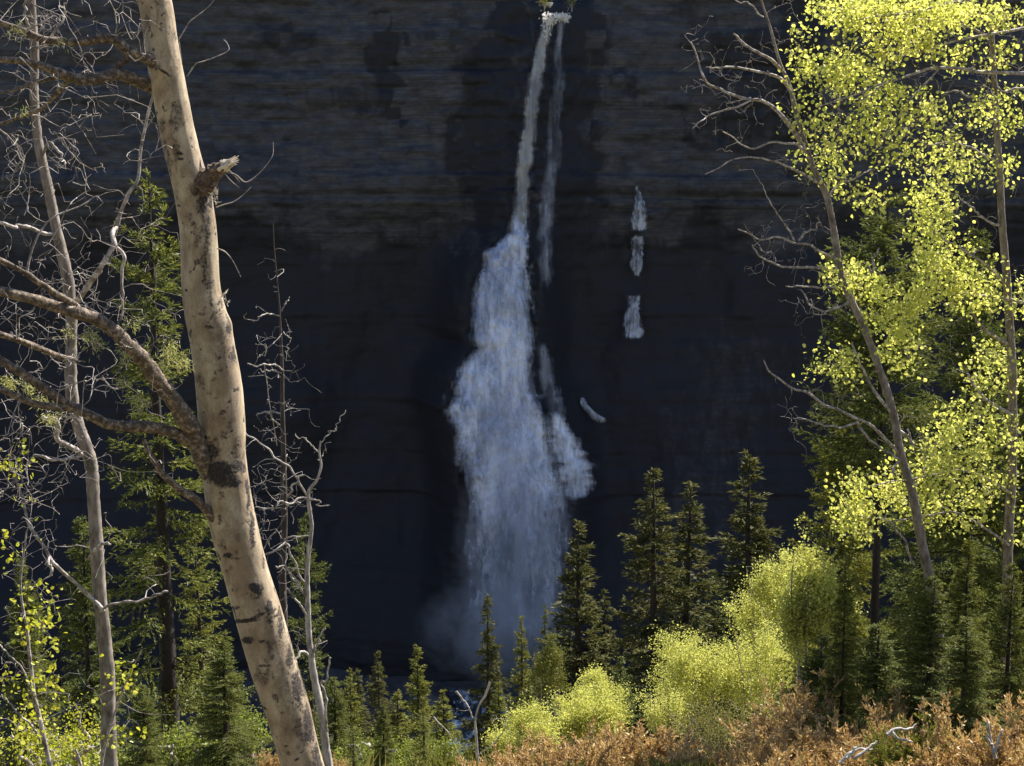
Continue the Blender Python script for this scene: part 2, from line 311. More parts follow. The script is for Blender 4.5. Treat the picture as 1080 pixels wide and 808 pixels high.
def cliff():
    xs = np.arange(-88, 88.01, .21); vs = np.linspace(0, 1, 400)
    X, V = np.meshgrid(xs, vs); T = lip_top(xs)[None]; Z = -54+(T+54)*V; Y, W = cliff_face(X, Z)
    # the rim rounds back into the plateau, which climbs away
    b = np.array([.4, 1.2, 3, 6, 12, 25, 50, 110, 260, 600]); Y0 = Y[-1]
    Xb = np.repeat(xs[None], len(b), 0)*(1+b[:, None]/150); Yb = Y0[None]+b[:, None]
    Zb = T+.35*b[:, None]**.92+(fbm(Xb*.2, Yb*.2, s=83)-.5)*np.minimum(b[:, None]*.4, 6)-.35
    ch = np.exp(-((Xb-4.5-.3*b[:, None])/3)**2)*np.minimum(b[:, None], 8)*.12; Zb = Zb-ch
    X = np.vstack([X, Xb]); Y = np.vstack([Y, Yb]); Z = np.vstack([Z, Zb]); W = np.vstack([W, np.repeat(W[-1:]*.3, len(b), 0)])
    g = Geo(); nx = len(xs); i = np.arange(X.shape[0]-1)[:, None]*nx; j = np.arange(nx-1)[None]
    g.add(np.stack([X, Y, Z], -1).reshape(-1, 3), np.stack([i+j, i+j+1, i+nx+j+1, i+nx+j], -1).reshape(-1, 4), W.ravel())
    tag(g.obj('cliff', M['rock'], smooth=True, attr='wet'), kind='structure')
cliff()

# ------------------------------------------------------------------ falling water
def sheet(g, rows, ny, nx, jag, bulge, lump, s=0, edge=.28, top_fade=0, bot_fade=0, dens=1.0, dprof=None, spread=1.0, dy=0.0, ends=True):
    py = np.linspace(rows[0, 0], rows[-1, 0], ny); l = np.interp(py, rows[:, 0], rows[:, 1]); r = np.interp(py, rows[:, 0], rows[:, 2]); Yb = np.interp(py, rows[:, 0], rows[:, 3])+dy
    c = (l+r)/2; l = c+(l-c)*spread; r = c+(r-c)*spread
    l = l+jag*((fbm(py*.06, py*0, s=s+1)-.5)*2+(fbm(py*.25, py*0, s=s+2)-.5)*1.3); r = r+jag*((fbm(py*.06, py*0, s=s+3)-.5)*2+(fbm(py*.25, py*0, s=s+4)-.5)*1.3)
    u = np.linspace(0, 1, nx); V = []; A = []
    for k in range(ny):
        px = l[k]+(r[k]-l[k])*u; dx = (px-540)/F; dyy = -(py[k]-404)/F
        d = np.stack([dx, np.full(nx, CP+dyy*SP), np.full(nx, -SP+dyy*CP)], 1); V.append(d*(Yb[k]/d[:, 1:2]))
        e = np.minimum(u, 1-u); a = sstep(0, edge, e)
        if top_fade: a = a*sstep(0, top_fade, (py[k]-py[0]))
        if bot_fade: a = a*sstep(0, bot_fade, (py[-1]-py[k]))
        A.append(a*(dens if dprof is None else float(np.interp(py[k], *dprof))))
    V = np.array(V); A = np.array(A); X, Z = V[..., 0], V[..., 2]; w = (r-l)[:, None]*.1
    V[..., 1] -= np.minimum(bulge, w*.35)*np.sqrt(np.clip(1-(2*u[None]-1)**2, 0, 1))+lump*((fbm(X*.9, Z*.45, s=s+7)-.5)*2+(fbm(X*2.4, Z*1.3, s=s+8)-.5)*.8)
    i = np.arange(ny-1)[:, None]*nx; j = np.arange(nx-1)[None]
    g.add(V.reshape(-1, 3), np.stack([i+j, i+nx+j, i+nx+j+1, i+j+1], -1).reshape(-1, 4), A.ravel())
wf = thing('waterfall', P(540, 690, 141), 'tall white waterfall dropping from a notch in the dark cliff and widening below', 'waterfall')
wo = tuple(wf.location); wf['kind'] = 'structure'
g = Geo(); sheet(g, PLUNGE, 260, 24, 3.0, .8, .3, 3, .45, top_fade=3, bot_fade=30, dens=1.05, spread=1.12)
sheet(g, PLUNGE, 200, 18, 3.4, .5, .3, 5, .6, top_fade=10, bot_fade=30, dens=.6, spread=1.5, dy=.4); g.obj('plunge', M['plunge'], wf, wo, smooth=True, attr='veil')
g = Geo()
sheet(g, CASC_ROWS, 360, 96, 5, 1.6, .9, 10, .27, 30, 40, 1, ([232, 430, 500, 560, 620, 700], [1.02, .98, .82, .62, .46, .2]), 1.08)
sheet(g, CASC_ROWS, 260, 60, 8, 1.9, .8, 30, .4, 20, 60, 1, ([232, 400, 480, 560, 640, 700], [.6, .62, .55, .40, .34, .2]), .85, -.8)
sheet(g, CASC_ROWS, 260, 60, 12, 1.2, .7, 35, .5, 10, 60, 1, ([232, 400, 480, 560, 640, 700], [.55, .55, .5, .36, .3, .2]), 1.22, .5)
TIER = [([(418, 470, 500), (432, 463, 520), (446, 468, 530), (480, 474, 520), (520, 478, 510)], .85, 141.0), ([(240, 536, 560), (262, 512, 560), (300, 500, 545), (350, 492, 530), (372, 496, 520)], .75, 143.2), ([(300, 525, 566), (400, 520, 570), (480, 530, 580), (560, 535, 575)], .55, 141.6), ([(395, 470, 500), (405, 468, 545), (440, 470, 540), (500, 478, 530)], .5, 141.2)]
for k_, (rws, dn, yy) in enumerate(TIER): sheet(g, np.array([(a_, b_, c_, yy-.006*(a_-rws[0][0])) for a_, b_, c_ in rws], float), 160, 40, 7, 1.0, .8, 110+9*k_, .45, 12, 50, dn)
sheet(g, np.array([[180, 542, 562, 144.9], [232, 537, 560, 144.8], [262, 528, 562, 144.2], [290, 515, 562, 143.8]], float), 110, 24, 3, .8, .5, 90, .45, 60, 25, .8)
sheet(g, np.array([[425, 572, 594, 143], [445, 574, 604, 142.6], [470, 576, 614, 142.2], [492, 580, 629, 141.8], [516, 582, 630, 141.5], [530, 584, 616, 141.2]], float), 130, 44, 8, .9, .6, 50, .42, 22, 10, .80, None, 1.16)
sheet(g, np.array([[505, 560, 624, 141.6], [540, 560, 612, 141.2], [600, 560, 606, 140.4], [680, 560, 600, 139.4]], float), 130, 40, 8, .6, .5, 150, .4, 14, 60, .50)
g.obj('cascade', M['fall'], wf, wo, smooth=True, attr='veil')
g = Geo()
sheet(g, np.array([[18, 584, 600, 146.2], [45, 582, 597, 146.2], [75, 580, 594, 146.2]], float), 70, 18, 3, .4, .2, 70, .4, 3, 35, 1.05)
sheet(g, np.array([[40, 580, 598, 146.3], [160, 570, 598, 146.2], [240, 562, 590, 145.9], [330, 560, 586, 145.3]], float), 170, 24, 4, .4, .2, 72, .45, 20, 50, .62)
sheet(g, np.array([[160, 572, 594, 145.8], [240, 562, 586, 145.6], [320, 562, 582, 145.0]], float), 100, 22, 4, .4, .2, 74, .45, 20, 40, .80)
sheet(g, np.array([[355, 562, 584, 144.2], [400, 565, 592, 143.8], [430, 568, 602, 143.3], [470, 574, 598, 142.6]], float), 90, 26, 5, .5, .3, 78, .45, 14, 30, .85)
g.obj('side_veil', M['veil'], wf, wo, smooth=True, attr='veil')
# sunlit foam at the lip: lumps of broken water sitting on the rim
g = Geo(); rg = RNG(8)
for (cx, cy, sx, sy, n) in ((580, 19, 3.6, 3.2, 260), (576, 29, 2.2, 4.5, 150), (592, 16, 4.0, 1.8, 170), (597, 19, 1.4, 1.6, 60)):
    b_ = np.array([P(cx+rg.normal()*sx, cy+rg.normal()*sy, 145.2+rg.normal()*.3) for _ in range(n)]); blades(g, b_, unit(rg.normal(size=(n, 3))*.55+np.array([0, -.2, -1.])), rg.uniform(.15, .5, n), .17, rg)
g.obj('foam', M['bright'], wf, wo, smooth=True)

# drifting spray round the foot
def mist():
    m, nt, out = new_mat('water_spray'); v = N(nt, 'ShaderNodeVolumePrincipled'); v.inputs['Color'].default_value = (.85, .9, 1, 1); v.inputs['Anisotropy'].default_value = .0
    tc = N(nt, 'ShaderNodeTexCoord').outputs['Object']; gr = N(nt, 'ShaderNodeTexGradient', gradient_type='SPHERICAL')
    mp = N(nt, 'ShaderNodeMapping'); mp.inputs['Scale'].default_value = (1, 1, 1); nt.links.new(tc, mp.inputs[0]); nt.links.new(mp.outputs[0], gr.inputs[0])
    n = noise(nt, 2.2, 4, .6, stretch=(1.4, 1, .7)); 
    d = math_(nt, 'MULTIPLY', math_(nt, 'MULTIPLY', ramp(nt, gr.outputs[1], [(0, 0, 0), (.35, .35, .35), (1, 1, 1)], [0, .3, .8]), ramp(nt, n, [(0, 0, 0), (1, 1, 1)], [.36, .66])), .33)
    nt.links.new(d, v.inputs['Density']); nt.links.new(v.outputs[0], out.inputs['Volume'])
    m.cycles.volume_step_rate = 1.0
    g = Geo(); th, ph = np.meshgrid(np.linspace(0, 2*math.pi, 33), np.linspace(0, math.pi, 17)); n_ = np.stack([np.sin(ph)*np.cos(th), np.sin(ph)*np.sin(th), np.cos(ph)], -1)
    i = np.arange(16)[:, None]*33; j = np.arange(32)[None]; g.add(n_.reshape(-1, 3), np.stack([i+j, i+33+j, i+34+j, i+j+1], -1).reshape(-1, 4))
    for k, (px, py, Y, sx, sy, sz) in enumerate(((543, 600, 136.3, 6.6, 3.0, 15), (524, 664, 134.5, 8.6, 3.4, 6.0))):
        o = g.obj('spray_mist', m, smooth=True); o.location = P(px, py, Y); o.scale = (sx, sy, sz)
        tag(o, ('pale blue spray hanging in front of the lower falls', 'low drift of spray spreading left at the foot of the falls')[k], 'mist', None, 'stuff')
mist()

# remnant ice on the wall right of the falls
def ice(rows, s, label):
    rows = np.array(rows, float); g = Geo(); sheet(g, rows, max(30, int((rows[-1, 0]-rows[0, 0])*1.2)), 26, 3.0, .9, .4, s, .32, 6, 6, 1.0)
    pz = P((rows[-1, 1]+rows[-1, 2])/2, rows[-1, 0], rows[-1, 3])
    o = g.obj('ice_patch', M['ice'], None, pz, smooth=True, attr='veil'); o.location = pz
    tag(o, label, 'ice', 'remnants of ice on the cliff')
def yf(px, py, d=.8):
    Y = 148.
    for _ in range(6):
        p = P(px, py, Y); Y = float(cliff_face(np.array([p[0]]), np.array([p[2]]))[0][0])
    return Y-d
def icerows(r): return [(a, b, c, yf((b+c)/2, a, .9)) for a, b, c in r]
ice(icerows([(194, 670, 674), (205, 667, 679), (220, 664, 683), (245, 662, 684)]), 101, 'pale ice patch with a pointed top, highest on the dark cliff')
ice(icerows([(246, 664, 681), (262, 663, 680), (280, 663, 680), (293, 668, 676)]), 102, 'rounded ice tongue on the cliff just under the pointed one')
ice(icerows([(309, 659, 680), (322, 660, 674), (335, 657, 677), (350, 653, 681), (358, 652, 676)]), 103, 'flared grey ice patch low on the cliff, wider at its bottom')
ice(icerows([(417, 612, 618), (426, 611, 621), (433, 614, 630), (441, 620, 640), (447, 630, 637)]), 104, 'smallest ice remnant, slanting on the rock beside the lower falls')

# stream and boulders in the gorge
def stream():
    pts = [P(520, 712, 0.001)*0+np.array([-1.5, 136, 0]), np.array([-4, 129, 0]), np.array([-5.2, 123, 0]), np.array([-4.6, 114, 0]), np.array([-9, 102, 0]), np.array([-22, 90, 0])]
    c = spline(pts, 90); t = unit(np.gradient(c, axis=0)); sd = np.stack([t[:, 1], -t[:, 0], t[:, 2]*0], 1); u = np.linspace(-1, 1, 15)
    w = 1.5+.5*np.sin(np.linspace(0, 9, 90)); w[:14] = np.linspace(6, w[14], 14)
    v = c[:, None]+sd[:, None]*u[None, :, None]*w[:, None, None]; zc = ground_z(c[:, 0], c[:, 1])
    v[..., 2] = (zc+.45)[:, None]+(fbm(v[..., 0], v[..., 1], s=91)-.5)*.5
    i = np.arange(89)[:, None]*15; j = np.arange(14)[None]; g = Geo(); g.add(v.reshape(-1, 3), np.stack([i+j, i+j+1, i+16+j, i+15+j], -1).reshape(-1, 4))
    tag(g.obj('stream_water', M['stream'], smooth=True), kind='structure')
stream()
M['boulder'] = bark_mat('boulder_rock', [(.03, .03, .034), (.075, .072, .075), (.15, .145, .145)], 1.2, None, .6)
M['snow'] = bark_mat('old_snow', [(.5, .5, .52), (.85, .85, .86)], 1.5, None, .5)
def rock(x, y, r, s, label, group, mat='boulder', flat=.65, name='boulder'):
    th, ph = np.meshgrid(np.linspace(0, 2*math.pi, 25), np.linspace(0, math.pi, 13)); n = np.stack([np.sin(ph)*np.cos(th), np.sin(ph)*np.sin(th), np.cos(ph)], -1)
    k = .6+.8*fbm(n[..., 0]*1.5+s, n[..., 1]*1.5, n[..., 2]*1.5, s=s); k = np.round(k*7)/7*.6+k*.4; k[:, -1] = k[:, 0]; k[0] = k[0, 0]; k[-1] = k[-1, 0]
    v = n*k[..., None]*np.array([r*1.15, r, r*flat]); z = float(ground_z(x, y)); g = Geo()
    i = np.arange(12)[:, None]*25; j = np.arange(24)[None]; g.add(v.reshape(-1, 3), np.stack([i+j, i+25+j, i+26+j, i+j+1], -1).reshape(-1, 4))
    o = g.obj(name, M[mat], smooth=False); o.location = (x, y, z+r*.2); tag(o, label, name.replace('_', ' '), group)
BL = [(-8.8, 134, 1.5, 'angular dark boulder at the left foot of the falls'), (-6.6, 131.5, 1.1, 'dark boulder between the spray and the creek'), (-9.8, 129, 1.3, 'broad flat boulder left of the creek'),
      (-3.0, 126.5, .9, 'small wet boulder right of the creek'), (-7.6, 125.5, 1.0, 'rounded boulder on the near left creek bank'), (-2.2, 123, 1.2, 'dark boulder nearest to the viewer, right of the creek'),
      (-12.5, 132.5, 1.4, 'leftmost dark boulder below the cliff foot')]
for k, (x, y, r, l) in enumerate(BL): rock(x, y, r, 200+k*7, l, 'boulders in the gorge')
for k, (x, y, r, l) in enumerate([(-4.9, 122.6, 1.5, 'white mound of old snow beside the creek at the bottom of the gorge'), (-6.0, 121.3, 1.0, 'smaller lump of old snow at the very bottom of the gap in the trees')]):
    rock(x, y, r, 300+k, l, 'snow left by the creek', 'snow', .5, 'snow_mound')

# ------------------------------------------------------------------ big leaning aspen
TR = np.array([(-60, 128, 162), (0, 145.5, 180.5), (50, 153, 188.5), (100, 161.5, 197.5), (150, 171, 208), (185, 180, 217), (215, 186, 224), (250, 190, 228.5), (300, 191.6, 231.5), (330, 195, 238), (350, 199, 243), (400, 206, 254), (450, 210, 258.5), (480, 212, 259),
               (520, 216, 264), (560, 223, 272), (600, 235, 282), (650, 248.5, 298), (700, 263, 312), (750, 280, 327), (808, 298, 341), (900, 330, 372)], float)
YT = 8.3
def big_aspen():
    base = P(378, 1010, YT); base[2] = ground_z(base[0], base[1])-.1
    T = thing('aspen_tree', base, 'large bare aspen with a pale scarred trunk leaning across the left of the view', 'tree')
    rows = []
    for py, l, r in TR[::-1]:
        a, b = P(l, py, YT), P(r, py, YT); rows.append((*((a+b)/2), np.linalg.norm(b-a)/2))
    rows = np.array(rows); e = rows[0].copy(); e[:3] = base; e[3] = rows[0, 3]*1.25
    mid = (rows[0]+e)/2; tp = rows[-1].copy(); tp2 = tp+(rows[-1]-rows[-3])*4; tp2[3] = .055; tp3 = tp+(rows[-1]-rows[-3])*9; tp3[3] = .012
    sp = spline(np.vstack([e, mid, rows, tp2, tp3]), 60*24)
    # even spacing
    d = np.r_[0, np.cumsum(np.linalg.norm(np.diff(sp[:, :3], axis=0), axis=1))]; n = int(d[-1]/.0048); s = np.linspace(0, d[-1], n); sp = np.stack([np.interp(s, d, sp[:, k]) for k in range(4)], 1)
    S = 90; c = sp[:, :3]; t = unit(np.gradient(c, axis=0)); a = unit(np.cross(t, (.0, 1, .0))); b = np.cross(t, a); th = np.arange(S)*2*math.pi/S
    A = th[None]*np.ones((n, 1)); H = s[:, None]*np.ones((1, S)); r = sp[:, 3][:, None]
    dirv = np.cos(A)[..., None]*a[:, None]+np.sin(A)[..., None]*b[:, None]; V = c[:, None]+dirv*r[..., None]
    px, py = proj(V.reshape(-1, 3)); px = px.reshape(n, S); py = py.reshape(n, S); front = sstep(.1, -.2, dirv[..., 1])
    w1 = (fbm(px*.12, py*.12, s=5)-.5)*2; w2 = (fbm(px*.4, py*.4, s=6)-.5)*2; w3 = (fbm(px*.9, py*.25, s=7)-.5)*2
    mk = np.zeros_like(px); bump = np.zeros_like(px)
    def sp_(cx, cy, rx, ry, a=1., k=3, slant=0):
        q = np.sqrt(((px-cx+k*w1+w2)/rx)**2+((py-cy-slant*(px-cx)+k*w1+w2)/ry)**2); return a*.86*sstep(1.45, .45, q+.28*w2+.22*w3)*front
    marks = [(231, 498, 20, 13, 1), (222, 476, 11, 13, .8), (250, 474, 7, 18, .6), (240, 508, 16, 7, .9), (252, 492, 9, 8, .8), (241, 586, 6, 3.6, 1, 1), (249, 589, 8, 1.5, .7, 1), (270, 621, 8, 7.5, 1, 1.5), (257, 627, 6, 2, .5, 1, -.4),
             (256, 655, 20, 2.6, 1, 1, -.12), (272, 650, 11, 3, .8, 1, -.45), (247, 641, 8, 2.2, .8, 1), (283, 640, 5, 9, .9), (261, 675, 7, 4.2, 1, 1), (278, 702, 10, 2, .7, 1), (285, 655, 5, 6, .7),
             (243, 332, 7, 10, .9), (236, 314, 9, 5, .7, 2, -1), (241, 345, 6, 10, .85), (247, 372, 6, 12, .85), (228, 330, 12, 2.5, .7, 2, -1.1), (220, 340, 5, 9, .4), (214, 215, 9, 14, .85), (207, 200, 8, 10, .7), (224, 205, 8, 20, .9), (219, 240, 3.5, 22, .8, 1.5), (216, 280, 2.2, 28, .75, 1.5), (222, 300, 1.8, 28, .5, 1.5),
             (189, 162, 3.6, 2.8, 1, 1), (191, 168, 4, 2.4, .9, 1), (187, 117, 4, 1.8, .6, 1), (172, 75, 10, 2, .8, 1, .7), (165, 70, 6, 4, .6), (176, 112, 2, 5, .4), (188, 217, 1.8, 1.8, .9, .5), (202, 245, 2, 1.6, .7, .5), (170, 25, 2, 1.5, .7, .5), (178, 40, 1.5, 1.5, .6, .5), (196, 228, 1.5, 1.5, .5, .5),
             (232, 378, 3, 3, .8, 1), (228, 420, 3, 1.6, .6, 1), (226, 398, 1.5, 14, .45, 1), (250, 420, 1.4, 16, .5, 1), (209, 395, 1.5, 8, .4, 1), (262, 520, 2.5, 30, .8), (266, 560, 3, 25, .85), (278, 590, 3, 16, .7), (296, 660, 4, 24, .75), (306, 690, 5, 22, .8), (315, 725, 7, 26, .85), (325, 765, 8, 28, .8), (336, 800, 9, 26, .8), (276, 745, 7, 2.2, .8, 1, .6), (240, 540, 10, 1, .35, 1), (252, 560, 8, 1, .35, 1), (300, 735, 7, 1.4, .4, 1), (170, 3, 10, 3, .5)]  # scars and knots; the long right-edge strips paint the trunk's shaded side
    marks += [(232, 352, 14, 46, .42), (239, 362, 9, 36, .5), (230, 470, 20, 42, .36), (302, 700, 12, 90, .42), (214, 292, 6, 60, .36), (184, 60, 6, 70, .22), (240, 560, 12, 40, .25), (262, 690, 16, 60, .22), (218, 262, 5, 60, .45)]  # brown grime streaks that also paint the right side's shade darker
    for m_ in marks: mk = np.maximum(mk, sp_(*m_))
    # lenticels and small scars all round, also on the unseen side
    lz = fbm(A*3.2, H*26, s=15); mk = np.maximum(mk, .62*sstep(.655, .76, lz)); mk = np.maximum(mk, .5*sstep(.60, .72, fbm(px*.07, py*.035, s=33))*front); big = fbm(np.cos(A)*1.1+3, H*2.1, np.sin(A)*1.1, s=16); mk = np.maximum(mk, .8*sstep(.68, .76, big)*(1-front))
    for cx, cy, rx, ry, h in ((262, 745, 7, 9, .012), (218, 195, 12, 14, .014), (240, 350, 8, 20, .008), (245, 340, 8, 8, .010), (268, 621, 8, 8, .006), (232, 500, 18, 14, .008), (283, 643, 6, 8, .010), (316, 800, 10, 12, .008), (170, 72, 9, 9, .010)):
        bump += h*np.exp(-((px-cx)/rx)**2-((py-cy)/ry)**2)
    dr = bump+.0035*(fbm(np.cos(A)*2, H*3, np.sin(A)*2, s=18)-.5)*2+.0015*(fbm(np.cos(A)*9, H*14, np.sin(A)*9, s=19)-.5)*2-.0025*mk*(.4+w2)
    V = V+dirv*dr[..., None]
    g = Geo(); i = np.arange(n-1)[:, None]*S; j = np.arange(S)[None]; k = (j+1) % S
    g.add(V.reshape(-1, 3), np.stack([i+j, i+k, i+S+k, i+S+j], -1).reshape(-1, 4), mk.ravel())
    g.obj('trunk', M['trunk'], T, base, smooth=True, attr='scar_shade')
    rg = RNG(21)
    # limbs: pixel path, depth at start and end, radius in px at start and end
    LB = {
     'B1': ([(177, 96, 8.38), (172, 82, 8.32), (165, 70, 8.25), (156, 62, 8.2), (145, 58), (134, 55), (124, 44), (110, 40), (94, 41), (72, 43), (50, 42), (30, 34), (15, 27), (-20, 12)], 8.2, 8.0, 6.3, 3.0),
     'B1b': ([(136, 57), (125, 70), (112, 78), (100, 82)], 8.25, 8.1, 4, 3.5),
     'B2': ([(176, 100), (160, 92), (144, 84), (128, 78), (112, 80), (97, 83), (84, 84), (70, 79), (57, 76), (40, 71), (20, 66), (-20, 63)], 8.35, 7.7, 6.5, 3.0),
     'B2b': ([(84, 84), (62, 81), (45, 84), (30, 90), (12, 96), (-10, 97)], 8.1, 7.6, 3, 1.6),
     'B2c': ([(72, 84), (62, 96), (50, 108), (38, 117), (22, 125), (0, 131), (-10, 132)], 8.1, 8.3, 2.6, 1.4),
     'B3': ([(222, 500), (213, 480), (204, 454), (196, 442), (187, 428), (176, 413), (166, 400), (155, 386), (145, 375), (133, 362), (121, 350), (104, 339), (87, 331), (66, 325), (45, 319), (20, 312), (-20, 302)], 8.25, 7.5, 9.5, 4.5),
     'B3b': ([(88, 331), (76, 320), (66, 314), (50, 304), (35, 294), (15, 281), (-15, 268)], 7.75, 7.3, 3.4, 2.4),
     'B3c': ([(187, 428), (180, 415), (172, 404), (165, 388)], 8.1, 8.15, 3.0, 2.0),
     'B4': ([(222, 488), (210, 473), (201, 466), (190, 460), (180, 456), (165, 452), (149, 450), (130, 449), (111, 446), (100, 440), (90, 434), (75, 428), (60, 420), (45, 410), (30, 399), (15, 388), (-15, 372)], 8.25, 7.6, 6.5, 4.0),
     'B4b': ([(85, 430), (70, 430), (56, 431), (44, 428), (31, 421), (15, 414), (-15, 408)], 7.85, 7.5, 4, 3),
     'B5': ([(232, 552), (225, 546), (216, 535), (205, 525), (192, 517), (180, 507), (170, 496), (161, 484), (155, 474), (150, 463)], 8.25, 7.9, 5.0, 2.2),
     'B6': ([(80, 380), (65, 377), (50, 371), (36, 365), (18, 358), (-10, 350)], 8.5, 8.0, 3.2, 3.4)}
    net = Net(RNG(3)); gb = {}
    for nm, (pp, y0, y1, r0, r1) in LB.items():
        n = len(pp); pts = np.array([P(t[0], t[1], t[2] if len(t) > 2 else y0+(y1-y0)*i/(n-1)) for i, t in enumerate(pp)]); m_ = max(20, n*6); q = wob(spline(pts, m_), .006, rg, 6)
        px2m = YT/F; rr = np.interp(np.linspace(0, 1, m_), [0, .25, 1], [r0*1.15, r0*.95, r1])*px2m
        rr = rr*(1+.10*(vn(np.arange(m_)*.55, np.zeros(m_), s=int(r0*10))-.5)*2)
        key = nm[:2]; g = gb.setdefault(key, Geo()); tube(g, q, rr, 12, rough=.10, rng=rg); net.seed(q[4:], rr[4:])
    gt = Geo(); rt = RNG(12)
    for (cx, cy, rx, ry, k, y0, y1) in ((50, 260, 60, 60, 34, 7.5, 8.4), (60, 120, 60, 60, 40, 7.5, 8.5), (60, 430, 65, 60, 46, 7.4, 8.3), (90, 340, 70, 40, 34, 7.5, 8.3), (30, 520, 40, 50, 20, 7.5, 8.2), (80, 20, 80, 30, 24, 7.6, 8.5), (110, 220, 40, 60, 14, 7.7, 8.4), (70, 30, 85, 30, 30, 7.6, 8.6), (110, 120, 60, 35, 20, 7.8, 8.5), (40, 150, 45, 50, 16, 7.5, 8.4), (60, 300, 60, 50, 14, 7.4, 8.2), (40, 360, 45, 35, 26, 7.4, 8.2), (110, 380, 50, 50, 24, 7.6, 8.4), (40, 460, 45, 40, 20, 7.4, 8.2), (150, 400, 35, 40, 14, 7.7, 8.3), (190, 350, 25, 30, 8, 8.0, 8.5), (120, 480, 50, 30, 12, 7.7, 8.3), (25, 90, 30, 40, 10, 7.4, 8)):
        for _ in range(k):
            x, y = cx+rx*rt.uniform(-1, 1), cy+ry*rt.uniform(-1, 1); tk = rt.uniform(.0012, .0026); p = net.reach(gt, P(x, y, rt.uniform(y0, y1)), .13, None, tk, rt.uniform(-.1, .15), 5, .011, .15)
            for _ in range(rt.integers(0, 3)):
                net.reach(gt, p[rt.integers(len(p)//2, len(p))]+rt.normal(size=3)*.09, .2, None, .0010, .1, 4, .01, .25)
    # thin sprays on the right side of the trunk
    for pp in (((197, 81), (206, 68), (214, 65), (228, 60), (241, 53), (239, 45), (236, 42)), ((188, 42), (193, 34), (200, 23), (209, 16), (219, 8), (226, 0)), ((228, 219), (236, 216), (246, 213), (256, 206), (265, 197)), ((229, 262), (238, 266), (246, 276), (254, 292)), ((234, 180), (243, 190), (252, 198)), ((238, 176), (246, 184), (253, 192)), ((232, 180), (248, 184), (258, 192), (266, 189), (276, 180), (284, 170), (288, 162), (288, 150)), ((213, 178), (211, 168), (209, 160)), ((164, 38), (158, 30), (148, 33), (140, 42), (134, 32), (128, 15)), ((142, 40), (137, 30), (136, 22)), ((146, 14), (135, 8), (120, 0))):
        pts = np.array([P(x, y, 8.25+.02*i) for i, (x, y) in enumerate(pp)]); tube(gt, spline(pts, 30), np.linspace(.0042, .0014, 30)*1.1, 5)
    for k in sorted(gb): gb[k].obj('branch', M['branch'], T, base, smooth=True)
    gt.obj('fine_twigs', M['twig'], T, base, smooth=True)['kind'] = 'stuff'
    # broken stub
    g = Geo(); q = spline([P(206, 210, 8.30), P(217, 192, 8.24), P(228, 180, 8.2), (P(240, 174, 8.16))], 26); tube(g, q, np.interp(np.linspace(0, 1, 26), [0, .3, .7, 1], [.05, .062, .045, .022])*(1+.3*(rg.random(26)-.5)), 18, rough=.35, rng=rg)
    st = g.obj('broken_stub', M['stub'], T, base, smooth=False)
    g = Geo()
    for k in range(22):
        a_ = P(236+rg.uniform(-6, 4), 176+rg.uniform(-6, 6), 8.15+rg.uniform(-.02, .05)); e_ = P(246+rg.uniform(-5, 7), 168+rg.uniform(-4, 7), 8.12+rg.uniform(-.03, .05))
        tube(g, spline([a_, (a_+e_)/2+rg.normal(size=3)*.004, e_], 6), np.linspace(.013, .002, 6), 5)
    g.obj('splintered_tip', M['splinter'], st, base)
    for (x, y, r) in ((228, 204, 5), (228, 212, 3.5), (235, 311, 4), (239, 318, 3)):
        g = Geo(); c = P(x, y, 8.2)
        for k in range(9):
            d = rg.normal(size=3)*.012; tube(g, spline([c+d*.5, c+d, c+d*1.6+np.array([0, 0, .012])], 5), np.linspace(.006, .001, 5)*r/4, 4)
        g.obj('bark_flake', M['splinter'], T, base)
    # old man's beard lichen
    g = Geo(); rl = RNG(2)
    for (x, y, n) in ((12, 408, 26), (22, 412, 14), (40, 428, 14), (50, 440, 20), (20, 30, 8), (58, 82, 5), (28, 124, 5), (64, 46, 5), (140, 342, 12), (192, 374, 26), (185, 368, 18), (128, 380, 14), (134, 400, 14), (142, 420, 10), (88, 358, 12), (106, 364, 12), (145, 432, 12), (95, 352, 8), (180, 375, 12), (70, 352, 6)):
        c = P(x, y, 7.9); i_ = ((net.p-c)**2).sum(1).argmin(); c = .6*c+.4*net.p[i_] if np.linalg.norm(c-net.p[i_]) < .35 else net.p[i_]
        n = n*7; b_ = c+rl.normal(size=(n, 3))*np.array([.028, .02, .022]); d = unit(rl.normal(size=(n, 3))+np.array([0, 0, -.7])); blades(g, b_, d, rl.uniform(.015, .045, n), .0045, rl)
    g.obj('lichen', M['lichen'], T, base)
big_aspen()

